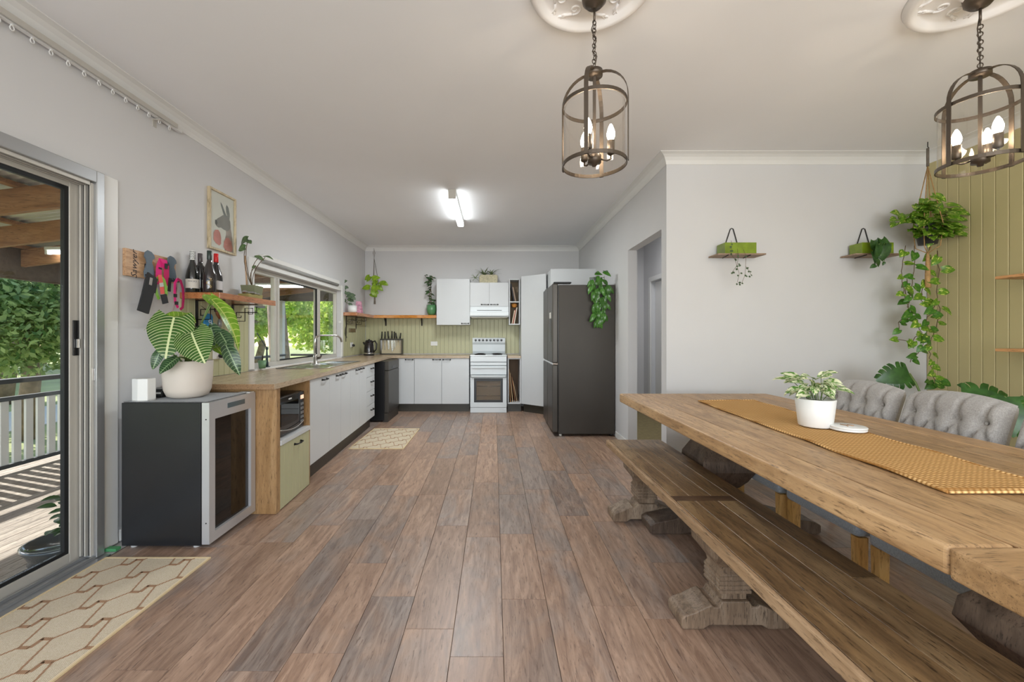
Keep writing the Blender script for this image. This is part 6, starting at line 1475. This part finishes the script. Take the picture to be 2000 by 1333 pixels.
# --- green pot on back shelf ---
gx_, gy_ = X_(843, 6.92), 6.92
gp_ = thing('potted_plant', 'green glazed pot with a tall dark leafy stem beside the wall cabinet', 'plant', (gx_, gy_, 1.556))
obj('pot', MB().lathe([(.0001, 0), (.05, 0), (.075, .04), (.088, .10), (.084, .175), (.078, .172), (.0001, .16)], (gx_, gy_, 1.5555), 28), paint('green_glaze', (86, 140, 92), .2, var=.12, coat=.6), gp_)
stt = [(gx_, gy_, 1.72), at(838, 580, gy_), at(842, 560, gy_), at(836, 545, gy_), at(829, 538, gy_)]
stt2 = [(gx_, gy_, 1.72), at(842, 575, gy_), at(841, 550, gy_), at(845, 540, gy_)]
for s_ in (stt, stt2): obj('stem', MB().tube(s_, .005, 6), M['stemb'], gp_)
dk = leafmat('dark_green_leaf', (48, 76, 44), (76, 108, 60), rough=.4, var=.2); KL = leaf_mesh('lance_dark', lambda v: .28*max(.001, math.sin(PI*v**.9))**.8, .25, .3, 5)
for i in range(34):
    q = R_.random(); s_ = stt if i % 2 else stt2; k = min(int(q*(len(s_)-1)), len(s_)-2); b = Vector(s_[k]).lerp(Vector(s_[k+1]), q*(len(s_)-1)-k); a = R_.uniform(0, 2*PI)
    place(KL, b, (math.cos(a), .5*math.sin(a)-.2, R_.uniform(-.4, .5)), (0, -.7, .8), R_.uniform(.07, .10), gp_, dk)
# --- spider plants in stone trough above rangehood ---
sx_, sy_ = X_(954, 6.85), 6.85
sp_ = thing('spider_plant', 'spider plants in a pale speckled trough above the rangehood cabinet', 'plant', (sx_, sy_, 2.085))
obj('trough', MB().prism([(sx_-.15, 2.0852), (sx_+.15, 2.0852), (sx_+.155, 2.20), (sx_+.13, 2.225), (sx_-.13, 2.225), (sx_-.155, 2.19)], 'y', sy_-.06, sy_+.08), paint('speckled_stone', (186, 178, 150), .8, var=.2, scale=40), sp_, .008)
spm = leafmat('spider_leaf', (70, 92, 56), (126, 140, 92), rough=.5, var=.2); SPL = leaf_mesh('strap_spider', lambda v: .05*(1-v)**.5+.003, .55, .3, 6)
for c0 in ((-.07, 0), (.05, -.02)):
    for i in range(26):
        a = R_.uniform(0, 2*PI); place(SPL, (sx_+c0[0], sy_+c0[1], 2.215), (math.cos(a)*.7, math.sin(a)*.4, R_.uniform(.35, 1.2)), (-math.cos(a)*.4, -math.sin(a)*.4, 1), R_.uniform(.11, .19), sp_, spm)
for (dx, dz) in ((-.22, -.06), (-.26, -.09), (-.2, -.02)):
    obj('runner', MB().tube([(sx_-.06, sy_-.02, 2.23), (sx_-.16, sy_-.05, 2.25), (sx_+dx, sy_-.06, 2.21+dz)], .0025, 4), M['stem'], sp_)
for i in range(6): place(SPL, (sx_-.22, sy_-.06, 2.17), (R_.uniform(-1, 1), -.3, R_.uniform(-.6, .8)), (0, -1, .3), .08, sp_, spm)
# --- leaves of the leggy plant on the orange shelf ---
lg = leafmat('leggy_leaf', (60, 86, 56), (110, 136, 88), rough=.4); LG = leaf_mesh('heart_leggy', lambda v: .38*max(.001, math.sin(PI*min(1, (v+.08)/1.08)**.75))**.8 if v < 1 else .002, .35, .35, 7)
c_ = (-2.10, 3.555, 1.64); YL = 3.50
def lgleaf(a, b, up, sx=1, yy=YL):
    A_, B_ = Vector(at(a[0], a[1], yy)), Vector(at(b[0], b[1], yy)); place(LG, A_, B_-A_, up, (B_-A_).length, lp, lg, sx=sx)
lgleaf((483, 471), (491, 474), (0, -.6, 1), 2.2); lgleaf((484, 467), (466, 474), (-.3, -1, .5), 1.3); lgleaf((479, 484), (462, 486), (0, -1, .4), 1.3); lgleaf((497, 502), (515, 504), (0, -.5, 1), 1.1); lgleaf((515, 502), (533, 502), (0, -.4, 1), .8, 3.45); lgleaf((494, 524), (498, 518), (0, -1, .3), 1.2)
for (a, yy) in (((484, 469), YL), ((479, 484), YL), ((505, 503), YL), ((518, 503), 3.45), ((500, 520), YL)):
    e = Vector(at(a[0], a[1], yy)); obj('stem', MB().tube(curve(c_, e, -.01, 5, (-.02, -.02, 0)), .0028, 5), M['stemb'], lp)
# --- shrub leaves on the deck pot ---
for i in range(30):
    a = R_.uniform(0, 2*PI); b = Vector((-2.50+R_.uniform(-.05, .06), 2.40+R_.uniform(-.04, .05), DZ+.16+R_.uniform(0, .26)))
    place(KL, b, (math.cos(a), math.sin(a), .3), (0, -.4, 1), .085, dp, dk)
for k in range(4): obj('stem', MB().tube([(-2.52, 2.40, DZ+.11), (-2.51+.02*k, 2.40, DZ+.40)], .004, 5), M['stem'], dp)
